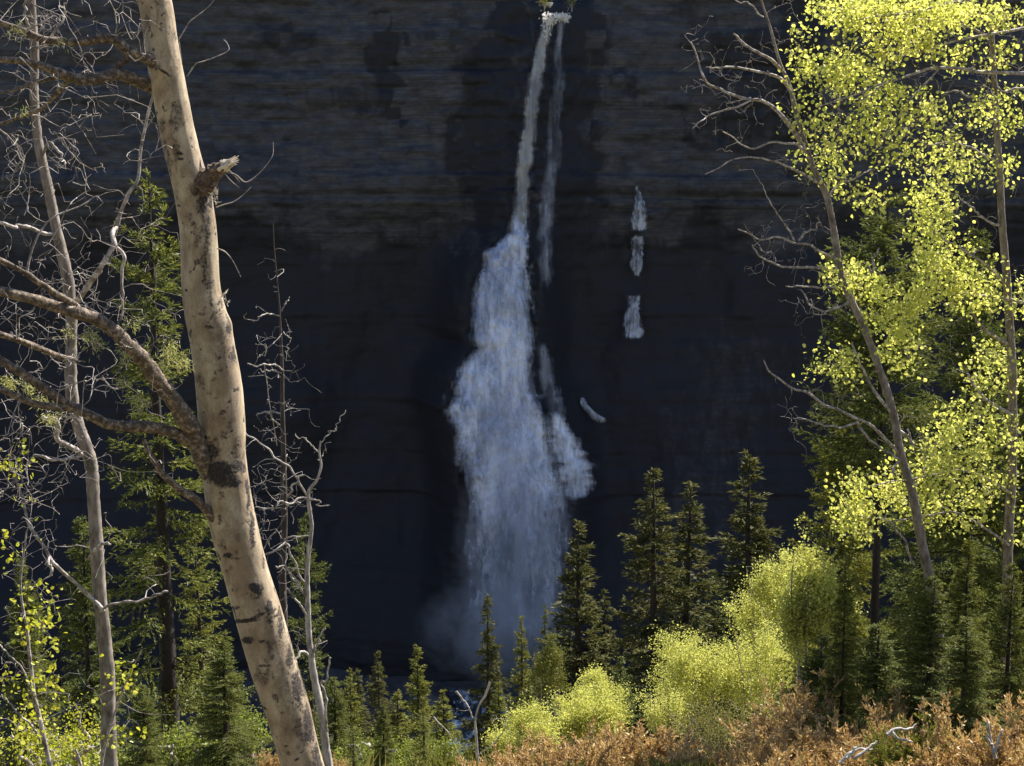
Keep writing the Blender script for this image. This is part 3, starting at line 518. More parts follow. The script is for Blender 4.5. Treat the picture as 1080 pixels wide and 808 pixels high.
# ------------------------------------------------------------------ slender trees given by a path
def slender(name, label, cat, path, mat, twigmat, limbs, targets, seed, group=None, base_px=None, leafm=None, sprays=None, leafsize=.04, per=15, lspread=.07, trunk_rough=.1, leaf_up=-.05, ys=1.0, limb_k=.62, trunk_k=.86):
    """path: (px, py, Y, radius px) from the top down; limbs likewise; targets: ellipses for bare twigs; sprays: ellipses for leafy twigs"""
    path = [(a, b_, Y*ys, r) for a, b_, Y, r in path]; limbs = [[(a, b_, Y*ys, r) for a, b_, Y, r in pp] for pp in limbs]
    targets = [(*t[:5], t[5]*ys, t[6]*ys) for t in targets]; sprays = [(*t[:5], t[5]*ys, t[6]*ys) for t in sprays] if sprays else None; leafsize *= ys; lspread *= ys
    rg = RNG(seed); lo = path[-1]; gx = P(lo[0], lo[1], lo[2]); y = lo[2]; d0 = gx-P(path[-2][0], path[-2][1], path[-2][2]); d0 = d0/max(1e-6, abs(d0[2]))
    b = gx.copy()
    for _ in range(60):
        if b[2] < ground_z(b[0], b[1])-.1: break
        b = b+np.array([d0[0]*.25, 0, -.25])
    T = thing(name, b, label, cat, group)
    pts = np.array([P(x, yy, Y) for x, yy, Y, r in path]+[b]); rr = np.array([r*Y/F*trunk_k for x, yy, Y, r in path]+[path[-1][3]*lo[2]/F*1.2])
    m_ = len(pts)*14; q = spline(pts, m_); r_ = np.interp(np.linspace(0, len(rr)-1, m_), np.arange(len(rr)), rr); q = wob(q, rr.max()*.25, rg, 7)
    g = Geo(); tube(g, q, r_*(1+.12*(vn(np.arange(m_)*.4, np.zeros(m_), s=seed)-.5)), 14, rough=trunk_rough, rng=rg); g.obj('trunk', M[mat], T, b, smooth=True)
    net = Net(RNG(seed+1)); net.seed(q, r_)
    for pp in limbs:
        pts = np.array([P(x, yy, Y) for x, yy, Y, r in pp]); rr = np.array([limb_k*r*Y/F for x, yy, Y, r in pp]); m_ = len(pts)*9; q = wob(spline(pts, m_), .014, rg, 7); r_ = np.interp(np.linspace(0, len(rr)-1, m_), np.arange(len(rr)), rr)
        g = Geo(); tube(g, q, r_*(1+.2*(vn(np.arange(m_)*.5, np.zeros(m_), s=seed+5)-.5)), 8, rough=.15, rng=rg); g.obj('branch', M[twigmat], T, b, smooth=True); net.seed(q[2:], r_[2:])
    gt = Geo()
    for (cx, cy, rx, ry, k, y0, y1) in targets:
        for _ in range(k):
            x, yy = cx+rx*rg.uniform(-1, 1), cy+ry*rg.uniform(-1, 1); p = net.reach(gt, P(x, yy, rg.uniform(y0, y1)), .15, None, .0014, .05, 4, .009, .15)
            for _ in range(rg.integers(0, 3)): net.reach(gt, p[rg.integers(len(p)//2, len(p))]+rg.normal(size=3)*.10, .2, None, .0011, .1, 4, .01, .2)
    if sprays:
        gl = Geo(); tg = []
        for (cx, cy, rx, ry, k, y0, y1) in sprays:
            for _ in range(k):
                a, s_ = rg.uniform(0, 2*math.pi), math.sqrt(rg.random()); tg.append(P(cx+rx*s_*math.cos(a), cy+ry*s_*math.sin(a), rg.uniform(y0, y1)))
        tg = np.array(tg); tg = tg[np.argsort([net.dist(t) for t in tg])]
        for t in tg:
            p = net.reach(gt, t, .12, None, .0011, .02, 4, .006)
            n = int(per*rg.uniform(.4, 1.6)); u = rg.uniform(max(0, len(p)-1-max(3, .45/.045)), len(p)-1, n); i0 = u.astype(int); pos = p[i0]+rg.normal(size=(n, 3))*lspread*np.array([1, 1, .75])+np.array([0, 0, leaf_up])
            c = p[-1]; cl = rg.random(n) < .55; pos[cl] = c+rg.normal(size=(cl.sum(), 3))*lspread*.75
            leaves(gl, pos, np.full(n, leafsize), rg)
        gl.obj('foliage', M[leafm], T, b)
    if gt.n: gt.obj('fine_twigs', M[twigmat], T, b, smooth=True)['kind'] = 'stuff'
    return T
# thin aspen on the far left
Y1 = 10.2
slender('aspen_tree', 'slender grey-brown aspen standing upright behind the big branches at the far left', 'tree',
 [(30, -60, Y1, 4.5), (33, 0, Y1, 5), (37, 60, Y1, 5), (37, 100, Y1, 5), (41, 150, Y1, 5.5), (52, 200, Y1, 6), (63, 248, Y1, 6.5), (72, 290, Y1, 7), (74, 330, Y1, 7), (75, 370, Y1, 7), (77, 410, Y1, 7.5), (83, 450, Y1, 7.5), (92, 485, Y1, 8), (96, 520, Y1, 8), (101, 575, Y1, 8.3), (104, 640, Y1, 8.6), (108, 700, Y1, 9), (112, 750, Y1, 9.3), (117, 808, Y1, 10)],
 'thin', 'twig',
 [[(78, 322, 10.2, 5.5), (90, 305, 10.1, 5), (105, 283, 10.0, 4.5), (117, 262, 10.0, 4), (122, 245, 10, 3.6), (129, 222, 10, 3.6), (138, 205, 10, 3.4), (147, 187, 10, 3), (151, 150, 10, 2.6), (157, 115, 10, 2.4), (160, 95, 10, 2)],
  [(123, 240, 10, 3), (119, 244, 9.9, 4), (123, 258, 9.8, 3.6), (130, 270, 9.8, 3), (129, 295, 9.8, 2.4), (128, 320, 9.8, 2.2), (124, 337, 9.8, 1.6)],
  [(60, 247, 10.2, 3.5), (45, 246, 10.1, 3.4), (30, 242, 10, 3.2), (14, 238, 9.9, 3), (-8, 228, 9.8, 2.6)],
  [(110, 645, 10.1, 3), (104, 638, 10.1, 3.2), (93, 628, 10.1, 3.2), (75, 612, 10.0, 3), (60, 597, 9.9, 3), (50, 583, 9.9, 3), (38, 563, 9.9, 2.8), (29, 548, 9.9, 2.6), (22, 520, 9.9, 2.2), (14, 495, 9.9, 1.8)],
  [(52, 587, 9.9, 1.6), (50, 595, 9.8, 3), (55, 604, 9.8, 2.2)],
  [(106, 645, 10.1, 2.4), (115, 638, 10, 2.4), (130, 636, 10, 2.2), (153, 634, 10, 2), (165, 629, 9.9, 2), (178, 621, 9.9, 1.8)],
  [(85, 479, 10.1, 4.6), (75, 471, 9.9, 4.4), (62, 460, 9.8, 4.2), (54, 447, 9.7, 3.8), (49, 438, 9.7, 3)],
  [(85, 481, 10.1, 3), (70, 484, 9.9, 2.8), (52, 485, 9.8, 2.4), (36, 480, 9.8, 2), (25, 492, 9.8, 1.6), (28, 505, 9.8, 1.2)],
  [(93, 590, 10.1, 2), (100, 580, 10, 3), (112, 572, 9.95, 2.6), (116, 576, 9.95, 1.4)],
  [(37, 50, 10.2, 2.6), (46, 47, 10.1, 2.4), (60, 30, 10, 2), (70, 15, 10, 1.6), (75, 4, 10, 1.2)],
  [(35, 35, 10.2, 2.2), (27, 20, 10.1, 2.2), (26, 5, 10.1, 2), (26, -20, 10, 2)],
  [(44, 165, 10.2, 2.4), (52, 150, 10.1, 2.4), (62, 160, 10.1, 2), (68, 175, 10.1, 1.6)]],
 [(60, 60, 70, 60, 20, 9.6, 10.8), (100, 200, 60, 60, 16, 9.6, 10.6), (30, 200, 40, 60, 12, 9.6, 10.6), (40, 300, 45, 50, 10, 9.6, 10.6), (110, 300, 50, 50, 14, 9.6, 10.6), (50, 480, 50, 50, 12, 9.6, 10.6), (30, 560, 35, 50, 10, 9.6, 10.4), (150, 560, 50, 60, 6, 9.6, 10.5), (60, 640, 60, 60, 16, 9.6, 10.4), (30, 540, 50, 60, 20, 9.6, 10.4), (40, 380, 50, 60, 16, 9.6, 10.4), (25, 730, 40, 50, 12, 9.4, 10.2)], 41)
# dark snag and grey dead tree behind the big trunk
slender('dead_spruce_snag', 'thin dark dead spruce pole with bare wispy twigs right behind the big trunk', 'dead tree',
 [(288, 235, 13, .6), (289, 262, 13, .7), (292, 300, 13, .9), (295, 335, 13, 1.3), (298, 380, 13, 2), (299, 420, 13, 2.6), (300, 470, 13, 3.2), (300, 520, 13, 4), (299, 580, 13, 4.4), (299, 640, 13, 4.8), (300, 720, 13, 5.2), (302, 808, 13, 6)], 'snag', 'grey',
 [[(295, 333, 13, 1.4), (283, 331, 12.9, 1.4), (273, 334, 12.8, 1.1), (266, 340, 12.8, .8)], [(297, 328, 13, 1.2), (301, 320, 12.9, 1), (305, 315, 12.9, .7)], [(299, 391, 13, 1.5), (290, 386, 12.9, 1.4), (277, 383, 12.8, 1.2), (262, 384, 12.7, 1.2)],
  [(298, 394, 13, 1.3), (288, 391, 12.9, 1.2), (275, 392, 12.8, .8)], [(299, 437, 13, 1.6), (285, 434, 12.9, 1.6), (270, 438, 12.8, 1)], [(297, 448, 13, 1.2), (291, 446, 12.9, 1.2), (284, 438, 12.8, .8)], [(299, 350, 13, .8), (304, 357, 12.9, .8), (308, 367, 12.9, .8)], [(297, 352, 13, .8), (290, 362, 12.9, .8), (278, 370, 12.9, .7), (270, 378, 12.9, .6)], [(292, 470, 13, .8), (288, 440, 12.9, .8), (281, 405, 12.8, .8), (277, 385, 12.8, .6)]],
 [(288, 375, 22, 30, 22, 12.6, 13.3), (290, 300, 4, 30, 5, 12.9, 13.1), (295, 460, 25, 50, 26, 12.5, 13.3), (285, 540, 28, 40, 30, 12.5, 13.3), (305, 420, 14, 30, 5, 12.8, 13.2)], 51)
slender('dead_tree', 'crooked grey dead sapling with forked bare branches between the big trunk and the gorge', 'dead tree',
 [(338, 465, 11, .9), (337, 478, 11, 1.3), (339, 492, 11, 1.5), (334, 507, 11, 1.8), (325, 520, 11, 2.2), (328, 545, 11, 2.5), (328, 560, 11, 2.6), (324, 600, 11, 3), (323, 640, 11, 3.6), (325, 670, 11, 4), (329, 700, 11, 4.4), (336, 735, 11, 4.8), (343, 775, 11, 5.2), (348, 808, 11, 5.6)], 'grey', 'grey',
 [[(337, 478, 11, 1.3), (328, 468, 11, 1.2), (318, 462, 11, 1), (315, 460, 11, .8)], [(339, 467, 11, 1.1), (348, 457, 11, 1), (357, 449, 11, .8), (362, 432, 11, .7)], [(324, 524, 11, 1.8), (306, 529, 10.9, 1.7), (290, 531, 10.8, 1.6), (275, 539, 10.8, 1.3)], [(325, 526, 11, 1.5), (336, 530, 11, 1.3), (346, 533, 11, 1)],
  [(324, 523, 11, 1.8), (315, 508, 10.9, 1.8), (300, 488, 10.8, 1.8), (280, 473, 10.8, 1.6), (258, 456, 10.8, 1.4)], [(323, 616, 11, 2.2), (315, 607, 10.9, 2), (306, 580, 10.8, 1.8), (303, 567, 10.8, 1.6), (326, 566, 10.8, 1.4)], [(303, 524, 10.9, 1.8), (310, 512, 10.8, 1.7), (319, 501, 10.8, 1.4)], [(323, 630, 11, 2), (312, 612, 10.9, 2), (300, 600, 10.8, 2), (290, 596, 10.7, 1.6)],
  [(324, 650, 11, 2), (314, 635, 10.9, 1.8), (304, 620, 10.9, 1.4)], [(326, 692, 11, 2.8), (320, 688, 10.9, 2.6), (312, 700, 10.8, 2.4), (305, 706, 10.8, 1.6)], [(330, 690, 11, 2), (336, 676, 11, 1.8), (342, 662, 11, 1.4)], [(345, 775, 11, 3), (343, 750, 10.9, 2.4), (344, 735, 10.9, 2.2), (339, 720, 10.9, 1.6), (344, 719, 10.9, 1.8), (348, 700, 10.9, 1.6), (348, 694, 10.9, 1.2)], [(303, 570, 10.8, 1.5), (292, 580, 10.7, 1.5), (280, 585, 10.7, 1.6), (277, 577, 10.7, 1.4), (283, 566, 10.7, 1.2), (292, 560, 10.7, 1)]],
 [(300, 560, 30, 50, 22, 10.6, 11.3), (345, 480, 16, 30, 5, 10.8, 11.2), (310, 650, 22, 50, 12, 10.7, 11.2), (270, 500, 20, 30, 6, 10.6, 11)], 61)

# leaning aspen on the right with bare limbs
YC = 11.0
slender('aspen_tree', 'tall leaning aspen on the right with bare twisting limbs reaching over the gorge', 'tree',
 [(790, -60, YC, 1.0), (800, -10, YC, 1.4), (812, 28, YC, 1.8), (822, 66, YC, 2.4), (832, 90, YC, 3), (844, 134, YC, 4), (858, 176, YC, 4.4), (872, 208, YC, 4.8), (879, 246, YC, 5), (884, 275, YC, 5), (890, 300, YC, 5), (911, 344, YC, 5.2), (929, 394, YC, 5.6), (943, 440, YC, 6), (951, 480, YC, 6.4), (960, 515, YC, 6.8), (968, 552, YC, 7), (976, 590, YC, 7.2), (984, 625, YC, 7.6), (996, 700, YC, 8.5)], 'thin', 'twig',
 [[(850, 160, 11, 4), (838, 140, 10.9, 3.8), (826, 125, 10.8, 3.6), (812, 112, 10.8, 3.2), (800, 106, 10.7, 3), (790, 105, 10.7, 2.6), (775, 99, 10.6, 2.4), (762, 93, 10.6, 2.2), (750, 88, 10.6, 2), (742, 78, 10.5, 1.8), (736, 66, 10.5, 1.5), (727, 47, 10.5, 1.2)],
  [(792, 106, 10.7, 2), (778, 112, 10.6, 1.7), (757, 117, 10.6, 1.5), (745, 122, 10.6, 1.3), (738, 128, 10.5, 1.2), (731, 137, 10.5, 1)], [(835, 98, 11, 3), (822, 82, 10.9, 2.6), (800, 76, 10.8, 2.2), (775, 71, 10.7, 2), (757, 73, 10.6, 1.6), (744, 70, 10.6, 1.2)],
  [(828, 78, 11, 3), (816, 66, 10.9, 2.8), (800, 57, 10.8, 2.4), (787, 46, 10.8, 2.2), (774, 34, 10.7, 1.8)], [(805, 18, 10.9, 1.4), (795, 10, 10.8, 1.4), (785, 4, 10.8, 1.1), (775, -2, 10.8, 1)], [(856, 170, 11, 2.4), (843, 154, 10.9, 2.2), (830, 151, 10.8, 2), (815, 150, 10.8, 1.8), (800, 156, 10.7, 1.6), (785, 154, 10.7, 1.4), (772, 145, 10.7, 1.1), (760, 139, 10.6, 1)],
  [(866, 195, 11, 2.4), (850, 185, 10.9, 2.2), (832, 177, 10.8, 1.9), (815, 170, 10.7, 1.6), (795, 166, 10.7, 1.5), (778, 168, 10.6, 1.2), (760, 177, 10.6, 1), (742, 183, 10.6, .8)], [(884, 274, 11, 3), (872, 268, 10.9, 2.4), (855, 260, 10.8, 2.2), (838, 254, 10.8, 2), (815, 252, 10.7, 1.7), (795, 250, 10.7, 1.4), (778, 242, 10.6, 1)],
  [(838, 254, 10.8, 1.6), (830, 240, 10.8, 1.4), (820, 225, 10.7, 1.2), (808, 205, 10.7, 1), (800, 190, 10.7, .8)], [(842, 254, 10.8, 2.4), (850, 246, 10.8, 1.8), (858, 240, 10.8, 1.4), (866, 236, 10.7, 1)], [(884, 283, 11, 2.6), (868, 283, 10.9, 2.4), (848, 282, 10.8, 2.2), (825, 281, 10.7, 2), (808, 274, 10.7, 1.8), (798, 266, 10.6, 1.4), (794, 258, 10.6, 1)],
  [(888, 303, 11, 1.8), (870, 303, 10.9, 1.7), (845, 303, 10.8, 1.5), (828, 301, 10.8, 1)], [(897, 317, 11, 2.2), (885, 325, 10.9, 2), (868, 328, 10.8, 1.8), (852, 320, 10.7, 1.5), (842, 305, 10.7, 1.2)], [(948, 478, 11, 3), (935, 464, 10.9, 2.8), (920, 450, 10.8, 2.8), (905, 442, 10.7, 2.6), (885, 433, 10.6, 2.5), (868, 425, 10.6, 2.3), (850, 414, 10.5, 2.2), (835, 409, 10.5, 2), (822, 402, 10.5, 1.8), (812, 391, 10.4, 1.6), (807, 380, 10.4, 1.2)],
  [(905, 445, 10.7, 1.8), (888, 450, 10.6, 1.7), (870, 450, 10.6, 1.5), (850, 444, 10.5, 1.2), (836, 438, 10.5, .9)], [(903, 444, 10.7, 2), (912, 458, 10.7, 2), (925, 470, 10.7, 1.9), (940, 478, 10.7, 1.9), (946, 484, 10.7, 2), (941, 500, 10.7, 2)], [(940, 435, 11, 3), (928, 420, 10.9, 2.6), (915, 400, 10.9, 2.2), (905, 380, 10.8, 2), (898, 360, 10.8, 1.6)], [(872, 210, 11, 2.2), (884, 195, 11.1, 1.9), (900, 188, 11.1, 1.6), (920, 178, 11.2, 1.2)],
  [(943, 452, 11, 3), (955, 458, 11.1, 2.4), (965, 470, 11.1, 2), (958, 452, 11.1, 1.6)], [(916, 280, 10.9, 1.4), (921, 290, 10.9, 2.4), (921, 278, 10.9, 2.2), (926, 262, 10.9, 1.4)], [(930, 545, 10.8, 1.2), (945, 560, 10.9, 1.8), (968, 595, 11, 2.2)]],
 [(780, 95, 45, 45, 48, 10.4, 11), (810, 160, 45, 30, 16, 10.4, 11), (820, 30, 30, 35, 12, 10.5, 11), (830, 260, 40, 30, 28, 10.4, 11), (760, 70, 40, 40, 14, 10.4, 11), (870, 320, 35, 25, 26, 10.5, 11), (860, 430, 40, 30, 26, 10.4, 11), (870, 240, 30, 60, 12, 10.6, 11.2), (830, 210, 30, 40, 8, 10.5, 11)], 71,
 trunk_k=.72, leafm='leaf', sprays=[(845, 38, 7, 9, 4, 10.6, 11), (848, 62, 14, 12, 8, 10.6, 11), (845, 80, 10, 14, 6, 10.6, 11), (868, 172, 33, 20, 18, 10.6, 11.4), (870, 150, 34, 14, 7, 10.6, 11.4), (849, 118, 10, 20, 7, 10.7, 11.2), (920, 212, 20, 12, 9, 10.7, 11.4), (890, 283, 26, 15, 20, 10.6, 11.4), (880, 200, 8, 20, 3, 10.7, 11.2), (873, 375, 29, 14, 15, 10.6, 11.3), (890, 390, 10, 18, 6, 10.6, 11.3)], leafsize=.031, per=16, lspread=.06, ys=1.38)
# upright aspen at the right
YD = 11.8
slender('aspen_tree', 'upright thin aspen at the right edge wrapped in fresh yellow-green leaves', 'tree',
 [(1040, -80, YD, 2), (1043, -20, YD, 2.4), (1047, 50, YD, 3), (1050, 110, YD, 3.6), (1053, 160, YD, 4), (1056, 210, YD, 4.3), (1059, 262, YD, 4.6), (1064, 330, YD, 5), (1067, 400, YD, 5.4), (1068, 450, YD, 5.6), (1066, 520, YD, 6), (1062, 600, YD, 6.5), (1060, 700, YD, 7), (1058, 808, YD, 7.5)], 'thin', 'twig',
 [[(1066, 437, 11.8, 3.4), (1050, 428, 11.7, 3.2), (1038, 419, 11.6, 2.6), (1028, 408, 11.6, 2.2), (1020, 395, 11.5, 1.8)], [(1062, 362, 11.8, 3.4), (1048, 354, 11.7, 3), (1036, 347, 11.6, 2.4), (1026, 332, 11.5, 2)], [(1057, 238, 11.8, 2.6), (1045, 235, 11.7, 2.2), (1030, 225, 11.6, 1.8), (1015, 210, 11.6, 1.2)], [(1052, 120, 11.8, 2.6), (1035, 108, 11.7, 2), (1015, 100, 11.6, 1.5), (990, 95, 11.5, 1)],
  [(1050, 90, 11.8, 2.4), (1060, 96, 11.8, 2.2), (1085, 92, 11.9, 2)], [(1054, 170, 11.8, 2.2), (1030, 160, 11.7, 1.8), (1000, 150, 11.5, 1.4), (970, 150, 11.4, 1)], [(1066, 520, 11.8, 2.6), (1040, 505, 11.6, 2.2), (1005, 495, 11.4, 1.8), (960, 505, 11.2, 1.4), (915, 515, 11, 1)], [(1064, 575, 11.8, 2.6), (1035, 555, 11.6, 2.2), (1000, 540, 11.4, 1.8), (950, 548, 11.2, 1.4), (905, 545, 11, 1)], [(1061, 300, 11.8, 2.4), (1040, 280, 11.6, 2), (1010, 260, 11.4, 1.6), (985, 245, 11.3, 1.2)], [(1045, 40, 11.8, 2.2), (1010, 25, 11.6, 1.8), (960, 20, 11.3, 1.5), (910, 14, 11.1, 1)]],
 [(1030, 240, 45, 120, 60, 11.1, 12), (1010, 420, 60, 60, 40, 11.1, 12), (990, 120, 60, 60, 30, 11.2, 12), (1000, 480, 70, 50, 40, 11.2, 12)], 81,
 leafm='leaf', sprays=[(1035, 60, 42, 16, 18, 11.3, 12.2), (1050, 115, 35, 24, 28, 11.3, 12.3), (985, 175, 26, 50, 36, 11.1, 12), (982, 240, 24, 48, 60, 11.1, 12), (1030, 172, 44, 24, 24, 11.3, 12.2), (1020, 260, 14, 12, 5, 11.3, 12), (1035, 300, 30, 30, 22, 11.3, 12), (1072, 310, 12, 30, 9, 11.4, 12.2), (1042, 385, 36, 26, 34, 11.3, 12.2), (1030, 470, 50, 50, 95, 11.1, 12.1), (955, 500, 28, 38, 28, 11.0, 11.8), (908, 520, 34, 22, 32, 10.9, 11.6), (905, 548, 30, 17, 20, 10.9, 11.6), (1000, 540, 45, 22, 34, 11.1, 12), (1000, 500, 40, 20, 24, 11, 11.8), (1075, 540, 15, 40, 8, 11.6, 12.2)], leafsize=.031, per=18, lspread=.066, ys=1.38)
# aspen whose trunk stands just outside the frame
slender('aspen_tree', 'leafy aspen beyond the right edge, pale limbs and bright crown reaching in along the top', 'tree',
 [(1150, -200, 12.2, 4), (1140, -50, 12.2, 6), (1136, 76, 12.2, 7), (1138, 200, 12.2, 8), (1136, 330, 12.2, 9), (1134, 500, 12.2, 10), (1130, 808, 12.2, 12)], 'thin', 'twig',
 [[(1137, 78, 12.2, 4), (1110, 77, 12, 3.6), (1080, 77, 11.8, 3.2), (1060, 77, 11.7, 3), (1035, 76, 11.6, 3), (1015, 73, 11.5, 2.8), (990, 72, 11.4, 2.6), (970, 76, 11.3, 2.3), (945, 84, 11.2, 2), (925, 90, 11.1, 1.8), (905, 98, 11, 1.5), (880, 106, 10.9, 1.2), (862, 113, 10.8, .9)],
  [(1137, 330, 12.2, 3.6), (1100, 322, 11.9, 3), (1080, 318, 11.8, 2.6), (1050, 315, 11.7, 2.2), (1025, 311, 11.6, 1.9), (1004, 308, 11.5, 1.6)], [(945, 84, 11.2, 1.4), (928, 92, 11.1, 1.4), (912, 104, 11, 1.2), (900, 112, 11, .8)],
  [(1138, -20, 12.2, 4), (1080, -10, 11.9, 3), (1020, 0, 11.6, 2.4), (960, 12, 11.3, 2), (900, 22, 11, 1.4)], [(1138, 10, 12.2, 3), (1080, 30, 11.9, 2.4), (1010, 42, 11.5, 1.8), (965, 56, 11.3, 1.5), (950, 60, 11.2, 1.3), (930, 55, 11.2, 1)], [(990, 73, 11.4, 1.6), (970, 95, 11.3, 1.4), (950, 120, 11.2, 1.2), (925, 150, 11.1, .9)]],
 [(1000, 40, 80, 40, 50, 11, 12), (960, 110, 90, 40, 60, 10.8, 11.8), (1060, 60, 40, 50, 10, 11.3, 12), (960, 160, 50, 40, 10, 11, 11.6)], 91,
 leafm='leaf', sprays=[(960, 14, 95, 18, 105, 10.9, 11.9), (900, 10, 42, 16, 34, 10.8, 11.6), (1040, 10, 40, 16, 22, 11.3, 12), (950, 42, 38, 14, 34, 11, 11.6), (905, 66, 34, 18, 36, 10.9, 11.5), (872, 86, 26, 14, 14, 10.8, 11.4), (950, 108, 45, 22, 42, 10.9, 11.6), (880, 130, 28, 13, 12, 10.8, 11.3), (925, 156, 28, 24, 18, 10.9, 11.5), (935, 325, 30, 30, 38, 10.9, 11.6), (995, 300, 46, 26, 48, 11.1, 11.8), (950, 368, 28, 18, 20, 11, 11.6), (920, 300, 30, 16, 14, 10.9, 11.5)], leafsize=.031, per=20, lspread=.066, ys=1.38)
# leafy saplings low on the left
slender('aspen_sapling', 'small sapling with sparse bright yellow leaves low at the left edge', 'sapling',
 [(28, 560, 9.3, .9), (22, 620, 9.3, 1.5), (30, 680, 9.3, 2), (38, 740, 9.3, 2.6), (52, 808, 9.3, 3.4)], 'twig', 'twig', [[(40, 745, 9.3, 2), (22, 705, 9.2, 1.6), (0, 680, 9.2, 1.2), (-15, 660, 9.1, 1)], [(45, 790, 9.3, 2), (30, 760, 9.2, 1.7), (5, 740, 9.2, 1.5)]],
 [(40, 700, 45, 70, 10, 9, 9.6)], 95, leafm='sap', sprays=[(12, 482, 14, 20, 9, 9.1, 9.5), (4, 575, 6, 30, 5, 9.1, 9.5), (32, 640, 30, 26, 14, 9, 9.6), (20, 720, 26, 26, 10, 9, 9.6), (60, 735, 30, 30, 8, 9, 9.6), (25, 790, 30, 20, 6, 9, 9.6), (52, 670, 22, 20, 5, 9, 9.6)], leafsize=.034, per=8, lspread=.05)
slender('aspen_sapling', 'wispy sapling with a few yellow leaves crossing in front of the slender left aspen', 'sapling',
 [(150, 685, 9.6, .7), (135, 715, 9.6, 1), (122, 750, 9.6, 1.4), (112, 780, 9.6, 1.8), (105, 820, 9.6, 2.2)], 'twig', 'twig', [], [(110, 740, 30, 40, 6, 9.4, 9.8)], 97, leafm='sap', sprays=[(130, 718, 26, 26, 7, 9.4, 9.8), (95, 760, 24, 22, 4, 9.4, 9.8), (130, 780, 22, 22, 4, 9.4, 9.8)], leafsize=.032, per=7, lspread=.05)

# dead sticks above the lower middle
slender('dead_sapling', 'forked white-tipped dead stick rising over the gap in the trees', 'dead tree',
 [(517, 719, 20, 1.9), (512, 733, 20, 1.6), (506, 742, 20, 1.3), (502, 755, 20, 1.2), (502, 775, 20, 1.6), (503, 800, 20, 2)], 'bleached', 'bleached', [[(481, 729, 20, 1.8), (488, 737, 20, 1.5), (493, 745, 20, 1.2), (499, 758, 20, 1.2)], [(503, 798, 20, 1.2), (516, 787, 20, 1.1), (528, 776, 20, 1), (535, 762, 20, .8), (537, 752, 20, .6)], [(457, 756, 19.8, 1.3), (466, 766, 19.8, 1), (475, 775, 19.8, .8), (482, 795, 19.8, .8), (490, 812, 20, .8)]], [(500, 770, 20, 20, 6, 19.8, 20.2)], 99)

# ------------------------------------------------------------------ conifers
def conifer_geo(h, r, seed, whorl, nb, tstep, bl, bw, per, droop=.35, z0=.08, skip=.12, pw=.85, up=.5, width=.30, tk=1.0):
    rg = RNG(seed); gt, gw = Geo(), Geo(); n = 30; z = np.linspace(-.3, h*.985, n); R0 = (.013*h+.03)*tk
    q = np.stack([np.cumsum(rg.normal(size=n))*.004*h/6, np.cumsum(rg.normal(size=n))*.004*h/6, z], 1); tr = R0*(1-np.clip(z/h, 0, 1))**.9+.006; tube(gt, q, tr, 9, rough=.15, rng=rg)
    S, D, L = [], [], []; zz = h*z0
    while zz < h*.99:
        f = 1-zz/h; base_r = r*f**pw+.012*r
        lob = rg.uniform(.6, 1.15)
        for k in range(nb if f > .12 else max(3, nb-2)):
            if rg.random() < skip*(.4+f): continue
            az = rg.uniform(0, 2*math.pi); Lb = base_r*lob*rg.uniform(.6, 1.2); pt = -droop*.6*f+up*(1-f)**1.5+rg.normal()*.1
            c0 = np.array([np.interp(zz, z, q[:, 0]), np.interp(zz, z, q[:, 1]), zz+rg.uniform(-.4, .4)*whorl]); m = max(4, int(Lb/tstep)+2); s = np.linspace(0, 1, m)
            hd = np.array([math.cos(az), math.sin(az), 0.]); sd = np.array([-hd[1], hd[0], 0.]); bend = rg.normal()*.12
            p = c0+(s*Lb*math.cos(pt))[:, None]*hd+(bend*s*s*Lb)[:, None]*sd; p[:, 2] += s*Lb*math.sin(pt)-droop*Lb*s**1.6*.55+.28*Lb*s**3*(.4+droop)
            tube(gw, p, np.linspace(.004+.011*Lb, .003, m), 3); t = unit(np.gradient(p, axis=0))
            for i in range(1, m):
                if s[i] < .12: continue
                S.append(p[i-1]); D.append(t[i]); L.append(np.linalg.norm(p[i]-p[i-1])*1.3)
                for sg in (-1, 1):
                    if rg.random() < .1: continue
                    tl = (.55*Lb*(1-s[i])**.8+width*.35*min(1, .2+4*f))*rg.uniform(.5, 1.15)*min(1, s[i]*3); tl = min(tl, width*2.3)
                    d = t[i]*.75+sd*sg*.8+np.array([0, 0, -.22-droop*.35+rg.normal()*.15]); S.append(p[i]); D.append(d/np.linalg.norm(d)); L.append(tl)
        zz += whorl*(.55+.45*f**.5)*rg.uniform(.7, 1.3)
    S, D, L = np.array(S), np.array(D), np.array(L); cnt = np.maximum(2, (L*per).astype(int)); ix = np.repeat(np.arange(len(S)), cnt); k = len(ix); u = rg.random(k)
    dd = D[ix]; pos = S[ix]+dd*(L[ix]*u)[:, None]+rg.normal(size=(k, 3))*bw*.3; pos[:, 2] -= .18*L[ix]*u**2
    d = unit(dd+rg.normal(size=(k, 3))*.38+np.array([0, 0, .06])); g = Geo(); blades(g, pos, d, bl*rg.uniform(.5, 1.2, k), bw*rg.uniform(.7, 1.3, k), rg)
    t = np.linspace(.0, 1, 8)[:, None]; tip = q[-1]+np.array([0, 0, -.25*whorl])*t; k = 26; b = tip[rg.integers(0, 8, k)]; blades(g, b, unit(rg.normal(size=(k, 3))*.35+np.array([0, 0, 1.])), bl*.8, bw*.8, rg)
    return gt, gw, g
_cm = {}
def conifer_mesh(key, mat, *a, **k):
    gt, gw, g = conifer_geo(*a, **k); _cm[key] = (gt.mesh('trunk', M['spruce_bark'], smooth=True), gw.mesh('limbs', M['spruce_bark']), g.mesh('foliage', M[mat]))
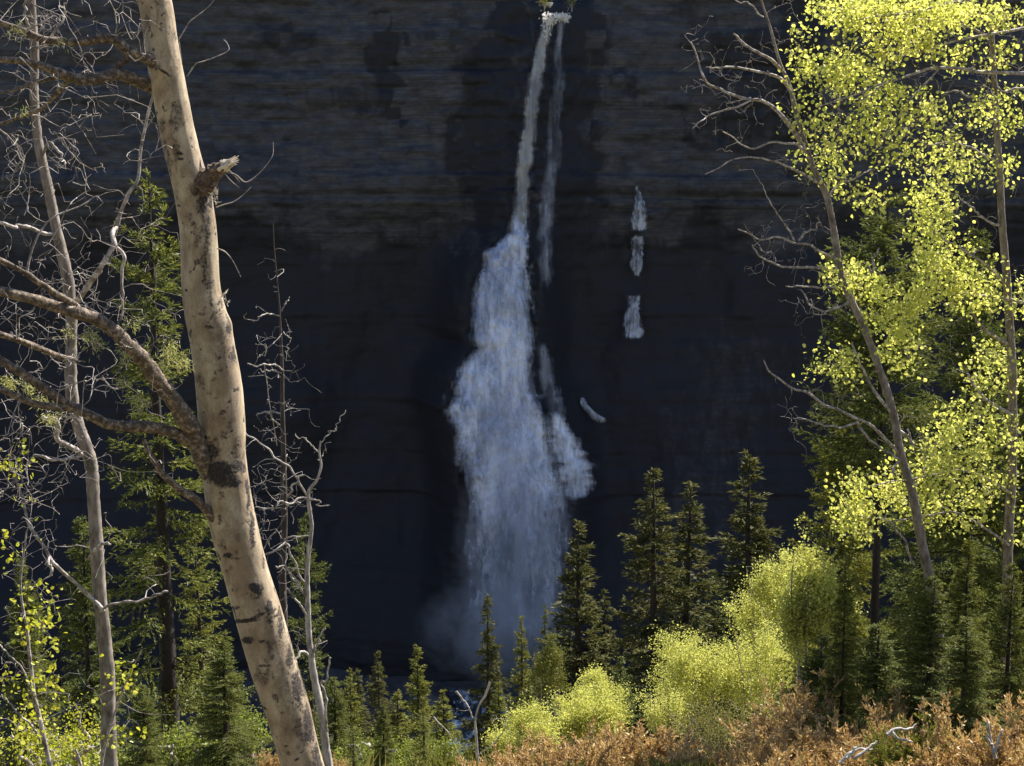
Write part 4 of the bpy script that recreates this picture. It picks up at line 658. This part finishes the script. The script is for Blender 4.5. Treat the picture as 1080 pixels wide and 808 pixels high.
def place_conifer(key, px, py, Y, h0, label, name='spruce_tree', sw=1.0, rz=0, group=None, mat=None, H=None, lean=0):
    """top of the tree at pixel (px, py) at distance Y; H height in metres, otherwise down to the ground"""
    top = P(px, py, Y); z = float(ground_z(top[0], top[1])); H = H or (top[2]-z); s = H/h0
    o = thing(name, (top[0], top[1], top[2]-H), label, 'conifer', group, rz); o.scale = (s*sw, s*sw, s); o.rotation_euler[1] = lean
    for nm, me in zip(('trunk', 'limbs', 'foliage'), _cm[key]):
        c = bpy.data.objects.new(nm, me); COL.objects.link(c); c.parent = o
        if nm == 'limbs': c['kind'] = 'stuff'
        if nm == 'foliage' and mat:
            c.material_slots[0].link = 'OBJECT'; c.material_slots[0].material = M[mat]
    return o
H0 = 20.
for i in range(4):
    conifer_mesh('far%d' % i, 'needle_far', H0, (3.3, 2.9, 3.8, 2.4)[i], 400+i, .52, 7, .28, .20, .045, 42, droop=(.5, .35, .62, .45)[i], z0=.05, skip=(.2, .28, .16, .2)[i], pw=(1.0, .92, .95, 1.05)[i], width=.50)
fg = 'conifers in the gorge below the falls'
FAR = [('far0', 515, 625, 54, .80, 0.3, 'dark pointed spruce directly below the foot of the waterfall', None), ('far1', 549, 650, 52, .72, 1.3, 'narrow young spruce just right of the pointed one under the falls', 'needle_olive'),
 ('far3', 576, 634, 60, .62, 2.0, 'thinnest darkest spruce spire between two taller neighbours', 'needle_dark'), ('far1', 613, 550, 58, 1.15, 4.0, 'straight medium spruce standing just right of the falls basin', None),
 ('far3', 636, 618, 60, 1.1, .5, 'short spruce tucked between the straight medium spruce and the tallest one', None), ('far2', 691, 489, 54, .98, 2.6, 'tallest and broadest spruce of the group right of the falls', None),
 ('far1', 730, 508, 60, 1.1, 5.2, 'spruce close behind the right side of the tallest one', None), ('far0', 790, 474, 57, 1.12, 1.0, 'big spruce with a broad top above the yellow-green bushes', None), ('far3', 757, 598, 62, 1.3, 3.3, 'low spruce filling the gap under the two right-hand tall ones', 'needle_dark'),
 ('far0', 440, 679, 33, 1.0, 0.9, 'bluish green young spruce with a candle-like top left of the creek gap', 'needle_olive'), ('far2', 399, 684, 38, .82, 2.2, 'darker round-topped spruce left of the candle-topped one', None), ('far1', 369, 706, 31, 1.0, 2.9, 'yellowish young spruce close to the grey dead sapling', 'needle_olive'),
 ('far3', 377, 702, 36, 1.3, 4.4, 'small spruce hidden behind the yellowish young one', None), ('far1', 466, 728, 30, 1.35, 1.6, 'ragged low spruce at the left edge of the creek gap', 'needle_olive'), ('far0', 420, 728, 27, 1.4, 5.0, 'bushy lowest spruce below the candle-topped one', 'needle_olive'),
 ('far1', 525, 720, 34, 1.2, 2.1, 'small olive spruce under the darkest spire', 'needle_olive'), ('far2', 655, 690, 47, 1.0, 3.8, 'dark skirt-like spruce in front of the tallest one', 'needle_dark'), ('far1', 556, 715, 48, 1.2, .2, 'pale olive spruce right of the forked dead stick', 'needle_olive')]
for key, px, py, Y, sw, rz, lab, mt in FAR: place_conifer(key, px, py, Y, H0, lab, sw=sw*1.42, rz=rz, group=fg, mat=mt)
# nearer ones, finer needles
conifer_mesh('nearA', 'needle_near', 11., 1.75, 500, .36, 6, .15, .12, .026, 52, droop=.4, z0=.04, skip=.34, pw=.62, up=.6, width=.28)
conifer_mesh('nearB', 'needle_near', 11., 2.3, 501, .33, 8, .14, .13, .028, 62, droop=.3, z0=.04, skip=.14, pw=.75, up=.5, width=.30)
conifer_mesh('nearC', 'needle_dark', 14., 2.7, 502, .36, 8, .17, .14, .032, 50, droop=.45, z0=.22, skip=.2, pw=.6, up=.4, width=.34)
conifer_mesh('nearD', 'needle_dark', 14., 3.0, 507, .40, 8, .17, .14, .032, 50, droop=.5, z0=.55, skip=.2, pw=.45, up=.4, width=.34, tk=.62)
NEAR = [('nearA', 158, 176, 15, 11, 1.0, 0, 'tall spruce rising behind the slender left aspen, left of the big trunk', 'needle_near', 0), ('nearB', 22, 585, 13, 11, .95, 1, 'bushy green spruce at the bottom left corner', 'needle_near', 0), ('nearB', 85, 540, 17, 11, .9, 2, 'dark spruce between the corner spruce and the tall one', 'needle_dark', 0),
 ('nearB', 235, 672, 11.5, 11, 1.5, 3.2, 'low bright green spruce right against the left side of the big trunk', 'needle_near', 0), ('nearA', 205, 560, 19, 11, 1.1, 4, 'pale olive spruce seen between the tall one and the big trunk', 'needle_olive', 0), ('nearA', 322, 540, 24, 11, .9, 5, 'narrow dark spruce behind the crooked grey dead sapling', 'needle_dark', 0), ('nearB', 150, 720, 11.5, 11, 1.4, .7, 'young spruce at the bottom left of the leaning trunk', 'needle_near', 0), ('nearA', 300, 730, 16, 11, 1.5, 2.8, 'short spruce peeking out right of the trunk foot', 'needle_olive', 0)]
NEAR += [('nearB', 352, 712, 17, 11, 1.3, 1.1, 'green spruce immediately right of the grey dead sapling base', 'needle_near', 0), ('nearB', 404, 742, 14.5, 11, 1.3, 2.3, 'light green low spruce below the round-topped one', 'needle_near', 0), ('nearA', 446, 748, 15.5, 11, 1.9, 3.9, 'low olive spruce left of the creek gap, lowest in its row', 'needle_olive', 0), ('nearA', 372, 762, 13, 11, 1.5, 5.2, 'smallest bright spruce tip at the bottom right of the leaning trunk', 'needle_near', 0)]
for key, px, py, Y, h0, sw, rz, lab, mt, ln in NEAR: place_conifer(key, px, py, Y, h0, lab, sw=sw, rz=rz, group='spruces on the near slope', mat=mt)
RIGHT = [('nearB', 984, 604, 14.5, 11, 1.5, 2.2, 'bushy spruce directly in front of the foot of the leaning aspen', 'needle_near'), ('nearC', 978, 470, 26, 14, 1.1, .3, 'dark spruce filling the background between the two tall trunks', 'needle_dark'), ('nearB', 925, 655, 17, 11, 1.9, 1.9, 'low wide spruce at the foot of the bare black trunk', 'needle_dark'), ('nearB', 868, 668, 17.5, 11, 1.6, 4.1, 'low spruce left of the little dark green one', 'needle_dark'), ('nearD', 936, 205, 19, 14, 1.0, 0, 'tall dark spruce with a bare black lower trunk behind the leaning aspen', 'needle_dark'), ('nearC', 1030, 235, 21, 14, .85, 2, 'second tall dark spruce with a slim trunk, left of the upright aspen', 'needle_dark'), ('nearC', 1100, 300, 20, 14, .8, 4, 'dark spruce cut off by the right edge', 'needle_dark'),
 ('nearC', 893, 395, 24, 14, .8, 1, 'drooping dark spruce forming the left edge of the right-hand grove', 'needle_olive'), ('nearB', 893, 580, 14.6, 11, .7, 5.5, 'little dark green spruce at the foot of the right-hand grove', 'needle_near'), ('nearB', 1022, 565, 16.5, 11, 1.0, 3, 'bushy spruce under the two tall dark ones', 'needle_near'), ('nearB', 1068, 590, 14.2, 11, 1.0, 2, 'green spruce at the lower right beside the upright aspen', 'needle_near'), ('nearB', 1020, 648, 13.6, 11, 1.8, .4, 'low spruce poking above the rusty junipers on the right', 'needle_near')]
for key, px, py, Y, h0, sw, rz, lab, mt in RIGHT: place_conifer(key, px, py, Y, h0, lab, sw=sw, rz=rz, group='spruces of the right-hand grove', mat=mt)
def spruce_pole(px, y0, y1, Y, r): pass

# ------------------------------------------------------------------ yellow-green willows
def bush(px, py, Y, rx, rz, n, per, label, seed, leafm='willow', size=.035, group='yellow-green bushes on the slope', cat='bush', name='willow_bush', depth=None, stems=6, twm='twig', clump=.10):
    size *= .74; per = int(per*2.0); n = int(n*1.35)
    """crown centre at (px, py, Y), half-sizes in px"""
    rx *= 1.22; rz *= 1.10
    rg = RNG(seed); c = P(px, py, Y); R = np.array([rx*Y/F, (depth or rx*.8)*Y/F, rz*Y/F]); b = np.array([c[0], c[1], float(ground_z(c[0], c[1]))]); b[2] = min(b[2], c[2]-R[2]*.9)
    T = thing(name, b, label, cat, group); gs = Geo(); net = Net(RNG(seed+1))
    for k in range(stems):
        a = k*2*math.pi/stems+rg.uniform(-.4, .4); e = c+R*np.array([.55*math.cos(a), .55*math.sin(a), rg.uniform(.0, .6)]); s0 = b+np.array([.12*math.cos(a), .12*math.sin(a), -.05]); q = wob(spline([s0, (s0*.6+e*.4)+np.array([0, 0, .2]), e], 24), .04, rg)
        rr = np.linspace(.035, .008, 24); tube(gs, q, rr, 6); net.seed(q[5:], rr[5:])
    gl = Geo(); nl = 20; lc = rg.normal(size=(nl, 3)); lc = unit(lc)*(rg.random((nl, 1))**.4)*.85; lc[:, 2] = lc[:, 2]*.95-.12; ls = rg.uniform(.24, .50, nl); pk = rg.integers(0, nl, n)
    d_ = unit(rg.normal(size=(n, 3)))*(rg.random((n, 1))**.5)*ls[pk][:, None]*np.array([.85, .85, 1.35]); tg = lc[pk]+d_
    keep = fbm(tg[:, 0]*3+seed, tg[:, 1]*3, tg[:, 2]*3, s=seed+3) > .30
    tg = (c+tg*R)[keep]; tg = tg[np.argsort(((tg-b)**2).sum(1))]
    for t in tg:
        p = net.reach(gs, t, .1, None, .002, .08, 3, .008); m = int(per*rg.uniform(.5, 1.5)); i0 = rg.integers(len(p)//2, len(p), m); pos = p[i0]+rg.normal(size=(m, 3))*clump*.5
        cl = rg.random(m) < .6; pos[cl] = p[-1]+rg.normal(size=(cl.sum(), 3))*clump*np.array([.9, .9, 1.1]); leaves(gl, pos, np.full(m, size), rg, 0)
    gs.obj('stems', M[twm], T, b, smooth=True); gl.obj('foliage', M[leafm], T, b); return T
bush(828, 628, 30, 62, 60, 480, 26, 'largest yellow-green bush, crown full and rounded, below the right-hand tall spruce', 1, size=.048)
bush(858, 632, 19, 30, 66, 240, 24, 'yellow-green bush top leaning against the dark right-hand grove', 2, size=.048)
bush(742, 704, 28, 54, 52, 360, 24, 'yellow-green bush lower left of the largest one', 3, size=.045)
bush(812, 704, 27, 58, 54, 330, 22, 'thin yellow-green bush with grey stems showing, above the rusty junipers', 4, size=.042)
bush(612, 752, 27, 44, 28, 300, 26, 'low bright yellow-green bush right of the creek gap', 5, size=.045)
bush(556, 772, 25, 40, 26, 260, 26, 'low yellow-green bush beside the forked dead stick', 6, size=.042)
bush(634, 724, 30, 22, 24, 120, 24, 'small yellow-green bush top in front of the tallest spruce', 7, size=.045)
bush(580, 700, 46, 22, 34, 150, 22, 'pale olive broadleaf bush under the thinnest dark spire', 8, 'needle_olive', .06)
bush(770, 770, 20, 60, 26, 200, 14, 'half-bare grey-green bush between rusty junipers', 9, 'grass', .03)
bush(700, 745, 24, 24, 22, 110, 16, 'small pale bush left of the half-bare one', 10, 'willow', .035)
bush(60, 785, 10.5, 70, 40, 70, 10, 'leafy green shrub in the lower left corner', 11, 'sap', .026, clump=.06)

gb_ = 'leafy shrubs on the near slope'
bush(196, 790, 12.5, 46, 30, 150, 12, 'dense leafy green shrub between the slender aspen and the leaning trunk foot', 21, 'green', .035, gb_, clump=.08)
bush(256, 768, 13.5, 26, 26, 90, 12, 'small green shrub touching the left side of the leaning trunk foot', 22, 'green', .035, gb_, clump=.08)
bush(80, 800, 12, 46, 26, 130, 12, 'low green shrub left of the slender aspen base', 23, 'green', .035, gb_, clump=.08)
bush(392, 800, 15, 40, 22, 120, 12, 'low green shrub under the small spruces right of the grey dead sapling', 24, 'green', .035, gb_, clump=.08)
bush(455, 798, 16, 34, 20, 110, 12, 'low olive-green shrub at the left rim of the creek gap', 25, 'green', .035, gb_, clump=.08)
# ------------------------------------------------------------------ rusty junipers
def juniper_geo(seed, R, Hh):
    rg = RNG(seed); gs, g = Geo(), Geo(); S, D, L = [], [], []
    for k in range(150):
        az = rg.uniform(0, 2*math.pi); el = rg.uniform(.12, 1.45); l = rg.uniform(.65, 1.1)*(1+.25*math.sin(3*az+seed)); e = np.array([R*math.cos(az)*math.cos(el), R*math.sin(az)*math.cos(el), Hh*math.sin(el)])*l; s0 = np.array([.1*math.cos(az), .1*math.sin(az), -.1])
        q = wob(spline([s0, e*.5+np.array([0, 0, -.06]), e], 12), .03, rg); tube(gs, q, np.linspace(.012, .003, 12), 3); t = unit(np.gradient(q, axis=0))
        for i in range(4, 12):
            S.append(q[i]); D.append(t[i]); L.append(.12)
            for sg in range(3):
                d = t[i]*.9+rg.normal(size=3)*.55+np.array([0, 0, .25]); S.append(q[i]); D.append(d/np.linalg.norm(d)); L.append(rg.uniform(.08, .2)*(1.25-.5*i/12))
    S, D, L = np.array(S), np.array(D), np.array(L); ix = np.repeat(np.arange(len(S)), np.maximum(3, (L*75).astype(int))); k = len(ix); u = rg.random(k); pos = S[ix]+D[ix]*(L[ix]*u)[:, None]
    blades(g, pos, unit(D[ix]+rg.normal(size=(k, 3))*.45), .050*rg.uniform(.5, 1.3, k), .017, rg); return gs, g
JM = []
for s in range(4):
    a, b = juniper_geo(700+s, .72+.08*s, .62+.07*s); JM.append((a.mesh('stems', M['twig']), b.mesh('foliage', M['rust'])))
def juniper(k, px, py, Y, s, rz, label, mat=None):
    top = P(px, py+20, Y); o = thing('juniper_shrub', (top[0], top[1], top[2]-.68*s), label, 'shrub', 'rusty juniper shrubs in the foreground', rz); o.scale = (s, s, s)
    for nm, me in zip(('stems', 'foliage'), JM[k]):
        c = bpy.data.objects.new(nm, me); COL.objects.link(c); c.parent = o
        if nm == 'foliage' and mat: c.material_slots[0].link = 'OBJECT'; c.material_slots[0].material = M[mat]
JL = [(0, 505, 800, 13.5, .8, 'leftmost rusty juniper, beside the creek gap'), (1, 548, 784, 14, .8, 'rusty juniper under the low yellow-green bush by the stick'), (2, 598, 779, 13.2, .85, 'rusty juniper in front of the low bright bush'), (3, 640, 782, 14, .8, 'small rusty juniper left of the domed one'), (0, 682, 764, 13.6, .95, 'domed orange-brown juniper at the middle of the foreground row'),
      (1, 728, 782, 13.0, .85, 'rusty juniper right of the domed one'), (2, 772, 792, 12.6, .85, 'low rusty juniper in front of the half-bare bush'), (3, 852, 734, 14.5, .9, 'rusty juniper with the highest crest, below the little dark spruce'), (0, 842, 770, 13, 1.0, 'wide rusty juniper in front of the crested one'), (1, 895, 762, 13.4, .95, 'rusty juniper left of the bleached branches'),
      (2, 940, 756, 14, .9, 'rusty juniper behind the bleached branches'), (3, 986, 735, 14.6, .95, 'rusty juniper below the bushy grove spruce'), (0, 1030, 742, 14, 1.0, 'bright rusty juniper near the right edge'), (1, 1072, 732, 14.2, 1.0, 'rusty juniper cut off by the right edge'), (2, 1008, 775, 12.4, 1.0, 'large rusty juniper at the lower right'), (3, 1065, 780, 12.2, 1.0, 'rusty juniper in the bottom right corner'), (0, 918, 790, 12.2, .95, 'lowest rusty juniper at the right of centre'), (1, 812, 800, 12.0, .8, 'small rusty juniper at the bottom edge')]
JL = [(k, px, py, Y, s, l) for k, px, py, Y, s, l in JL]
for i, (k, px, py, Y, s, lab) in enumerate(JL): juniper(k, px, py, Y, s, i*1.7, lab)
juniper(1, 745, 800, 12.4, .6, 6, 'low green juniper in the front row between two rusty ones right of the domed one', 'needle_olive'); juniper(2, 880, 745, 14.2, .55, 7, 'small olive juniper beside the highest rusty crest', 'needle_olive'); juniper(0, 1040, 770, 12.6, .5, 8, 'small green juniper behind the upright pale forked branch', 'needle_near'); juniper(1, 620, 800, 12.6, .5, 9, 'small green juniper at the bottom edge left of the domed rusty one', 'needle_near')
juniper(1, 286, 780, 12, .26, 1, 'little orange juniper sprig left of the leaning trunk foot'); juniper(2, 392, 782, 16, .35, 2, 'faded orange shrub below the yellowish young spruce'); juniper(2, 345, 785, 12, .26, 3, 'little orange juniper right of the leaning trunk foot')
juniper(0, 700, 792, 12.2, .6, 4, 'small green juniper tucked among the rusty ones', 'needle_near'); juniper(3, 955, 775, 12.6, .75, 5, 'dull green juniper under the bleached branches', 'needle_olive')
juniper(3, 470, 800, 15, .9, 5.5, 'olive juniper left of the creek gap', 'needle_olive')
# bleached branches lying on the junipers
def sticks():
    lab = ['bleached dead branch lying on the junipers at the right of centre', 'upright pale forked dead branch among the right-hand junipers', 'bleached log end half buried in the rusty junipers']
    for k, sets in enumerate([[[(935, 775), (945, 768), (958, 770), (966, 764)], [(900, 800), (915, 790), (925, 782)], [(940, 772), (950, 780), (962, 783)]], [[(1050, 800), (1045, 780), (1042, 762)], [(1048, 795), (1054, 778), (1058, 772)], [(1046, 786), (1040, 778)]], [[(885, 805), (900, 792), (920, 790)], [(893, 800), (905, 786)]]]):
        pos = [P(x, y, 12.0) for x, y in sets[0]]; b = pos[0]; g = Geo()
        for s in sets:
            q = wob(spline([P(x, y, 12.0+.05*i) for i, (x, y) in enumerate(s)], 16), .01, RNG(k+5)); tube(g, q, np.linspace(.017, .008, 16), 7, rough=.2, rng=RNG(k))
        o = g.obj('dead_branch', M['bleached'], None, b, smooth=True); o.location = b; tag(o, lab[k], 'branch', 'bleached dead wood among the junipers')
sticks()

# undergrowth covering the slope
def undergrowth():
    rg = RNG(77); n = 60000; y = 5+rg.random(n)**1.4*62; x = rg.uniform(-1, 1, n)*(4+y*.48); k = fbm(x*.5, y*.5, s=6) > .42; x, y = x[k], y[k]; n = len(x); b = np.stack([x, y, ground_z(x, y)-.03], 1); d = unit(rg.normal(size=(n, 3))*.5+np.array([0, 0, 1.]))
    g = Geo(); blades(g, b, d, rg.uniform(.15, .45, n), rg.uniform(.02, .05, n), rg); tag(g.obj('undergrowth', M['grass']), 'low grass and herbs covering the steep slope', 'undergrowth', None, 'stuff')
undergrowth()
# yellow shrubs on the rim beside the lip
for k, (px, py, lab) in enumerate([(574, 3, 'tiny sunlit shrub on the rim left of the waterfall lip'), (603, 3, 'tiny sunlit shrub on the rim right of the waterfall lip')]):
    c = P(px, py, 145.8); rg = RNG(k+60); g = Geo(); n = 200; pos = c+rg.normal(size=(n, 3))*np.array([.32, .25, .22]); leaves(g, pos, np.full(n, .11), rg); T = thing('rim_shrub', c-np.array([0, 0, .9]), lab, 'shrub', 'shrubs on the rim'); g.obj('foliage', M['needle_olive'], T, c-np.array([0, 0, .9]))
    g = Geo()
    for _ in range(6): tube(g, wob(spline([c-np.array([0, 0, .9]), c, c+rg.normal(size=3)*.5], 10), .05, rg), np.linspace(.05, .015, 10), 4)
    g.obj('stems', M['grey'], T, c-np.array([0, 0, .9]))

# ------------------------------------------------------------------ light, sky, camera
w = bpy.data.worlds.new('World'); scene.world = w; w.use_nodes = True; nt = w.node_tree; bg = nt.nodes['Background']
sky = nt.nodes.new('ShaderNodeTexSky'); sky.sky_type = 'NISHITA'; sky.sun_disc = False; sky.sun_elevation = SUN_EL; sky.sun_rotation = SUN_AZ; sky.altitude = 1500
nt.links.new(sky.outputs[0], bg.inputs[0]); bg.inputs[1].default_value = .075
L = bpy.data.lights.new('sun', 'SUN'); L.energy = 5.0; L.angle = rad(.53); L.color = (1, .94, .85); so = bpy.data.objects.new('sun', L); COL.objects.link(so)
sd = Vector((math.sin(SUN_AZ)*math.cos(SUN_EL), math.cos(SUN_AZ)*math.cos(SUN_EL), math.sin(SUN_EL))); so.rotation_euler = sd.to_track_quat('Z', 'Y').to_euler(); so.location = (30, 30, 60)
cam = bpy.data.cameras.new('camera'); co = bpy.data.objects.new('camera', cam); COL.objects.link(co); co.rotation_euler = (rad(90)-PITCH, 0, 0); cam.sensor_width = 36; cam.angle = 2*math.atan(540/F); cam.clip_start = .1; cam.clip_end = 3000; scene.camera = co
vs = scene.view_settings; vs.view_transform = 'Standard'; vs.look = 'None'; vs.gamma = 1; vs.exposure = 1.5; vs.use_curve_mapping = False
scene.cycles.max_bounces = 7; scene.cycles.transparent_max_bounces = 12; scene.cycles.volume_bounces = 1; scene.cycles.use_denoising = True; scene.cycles.sample_clamp_indirect = 8
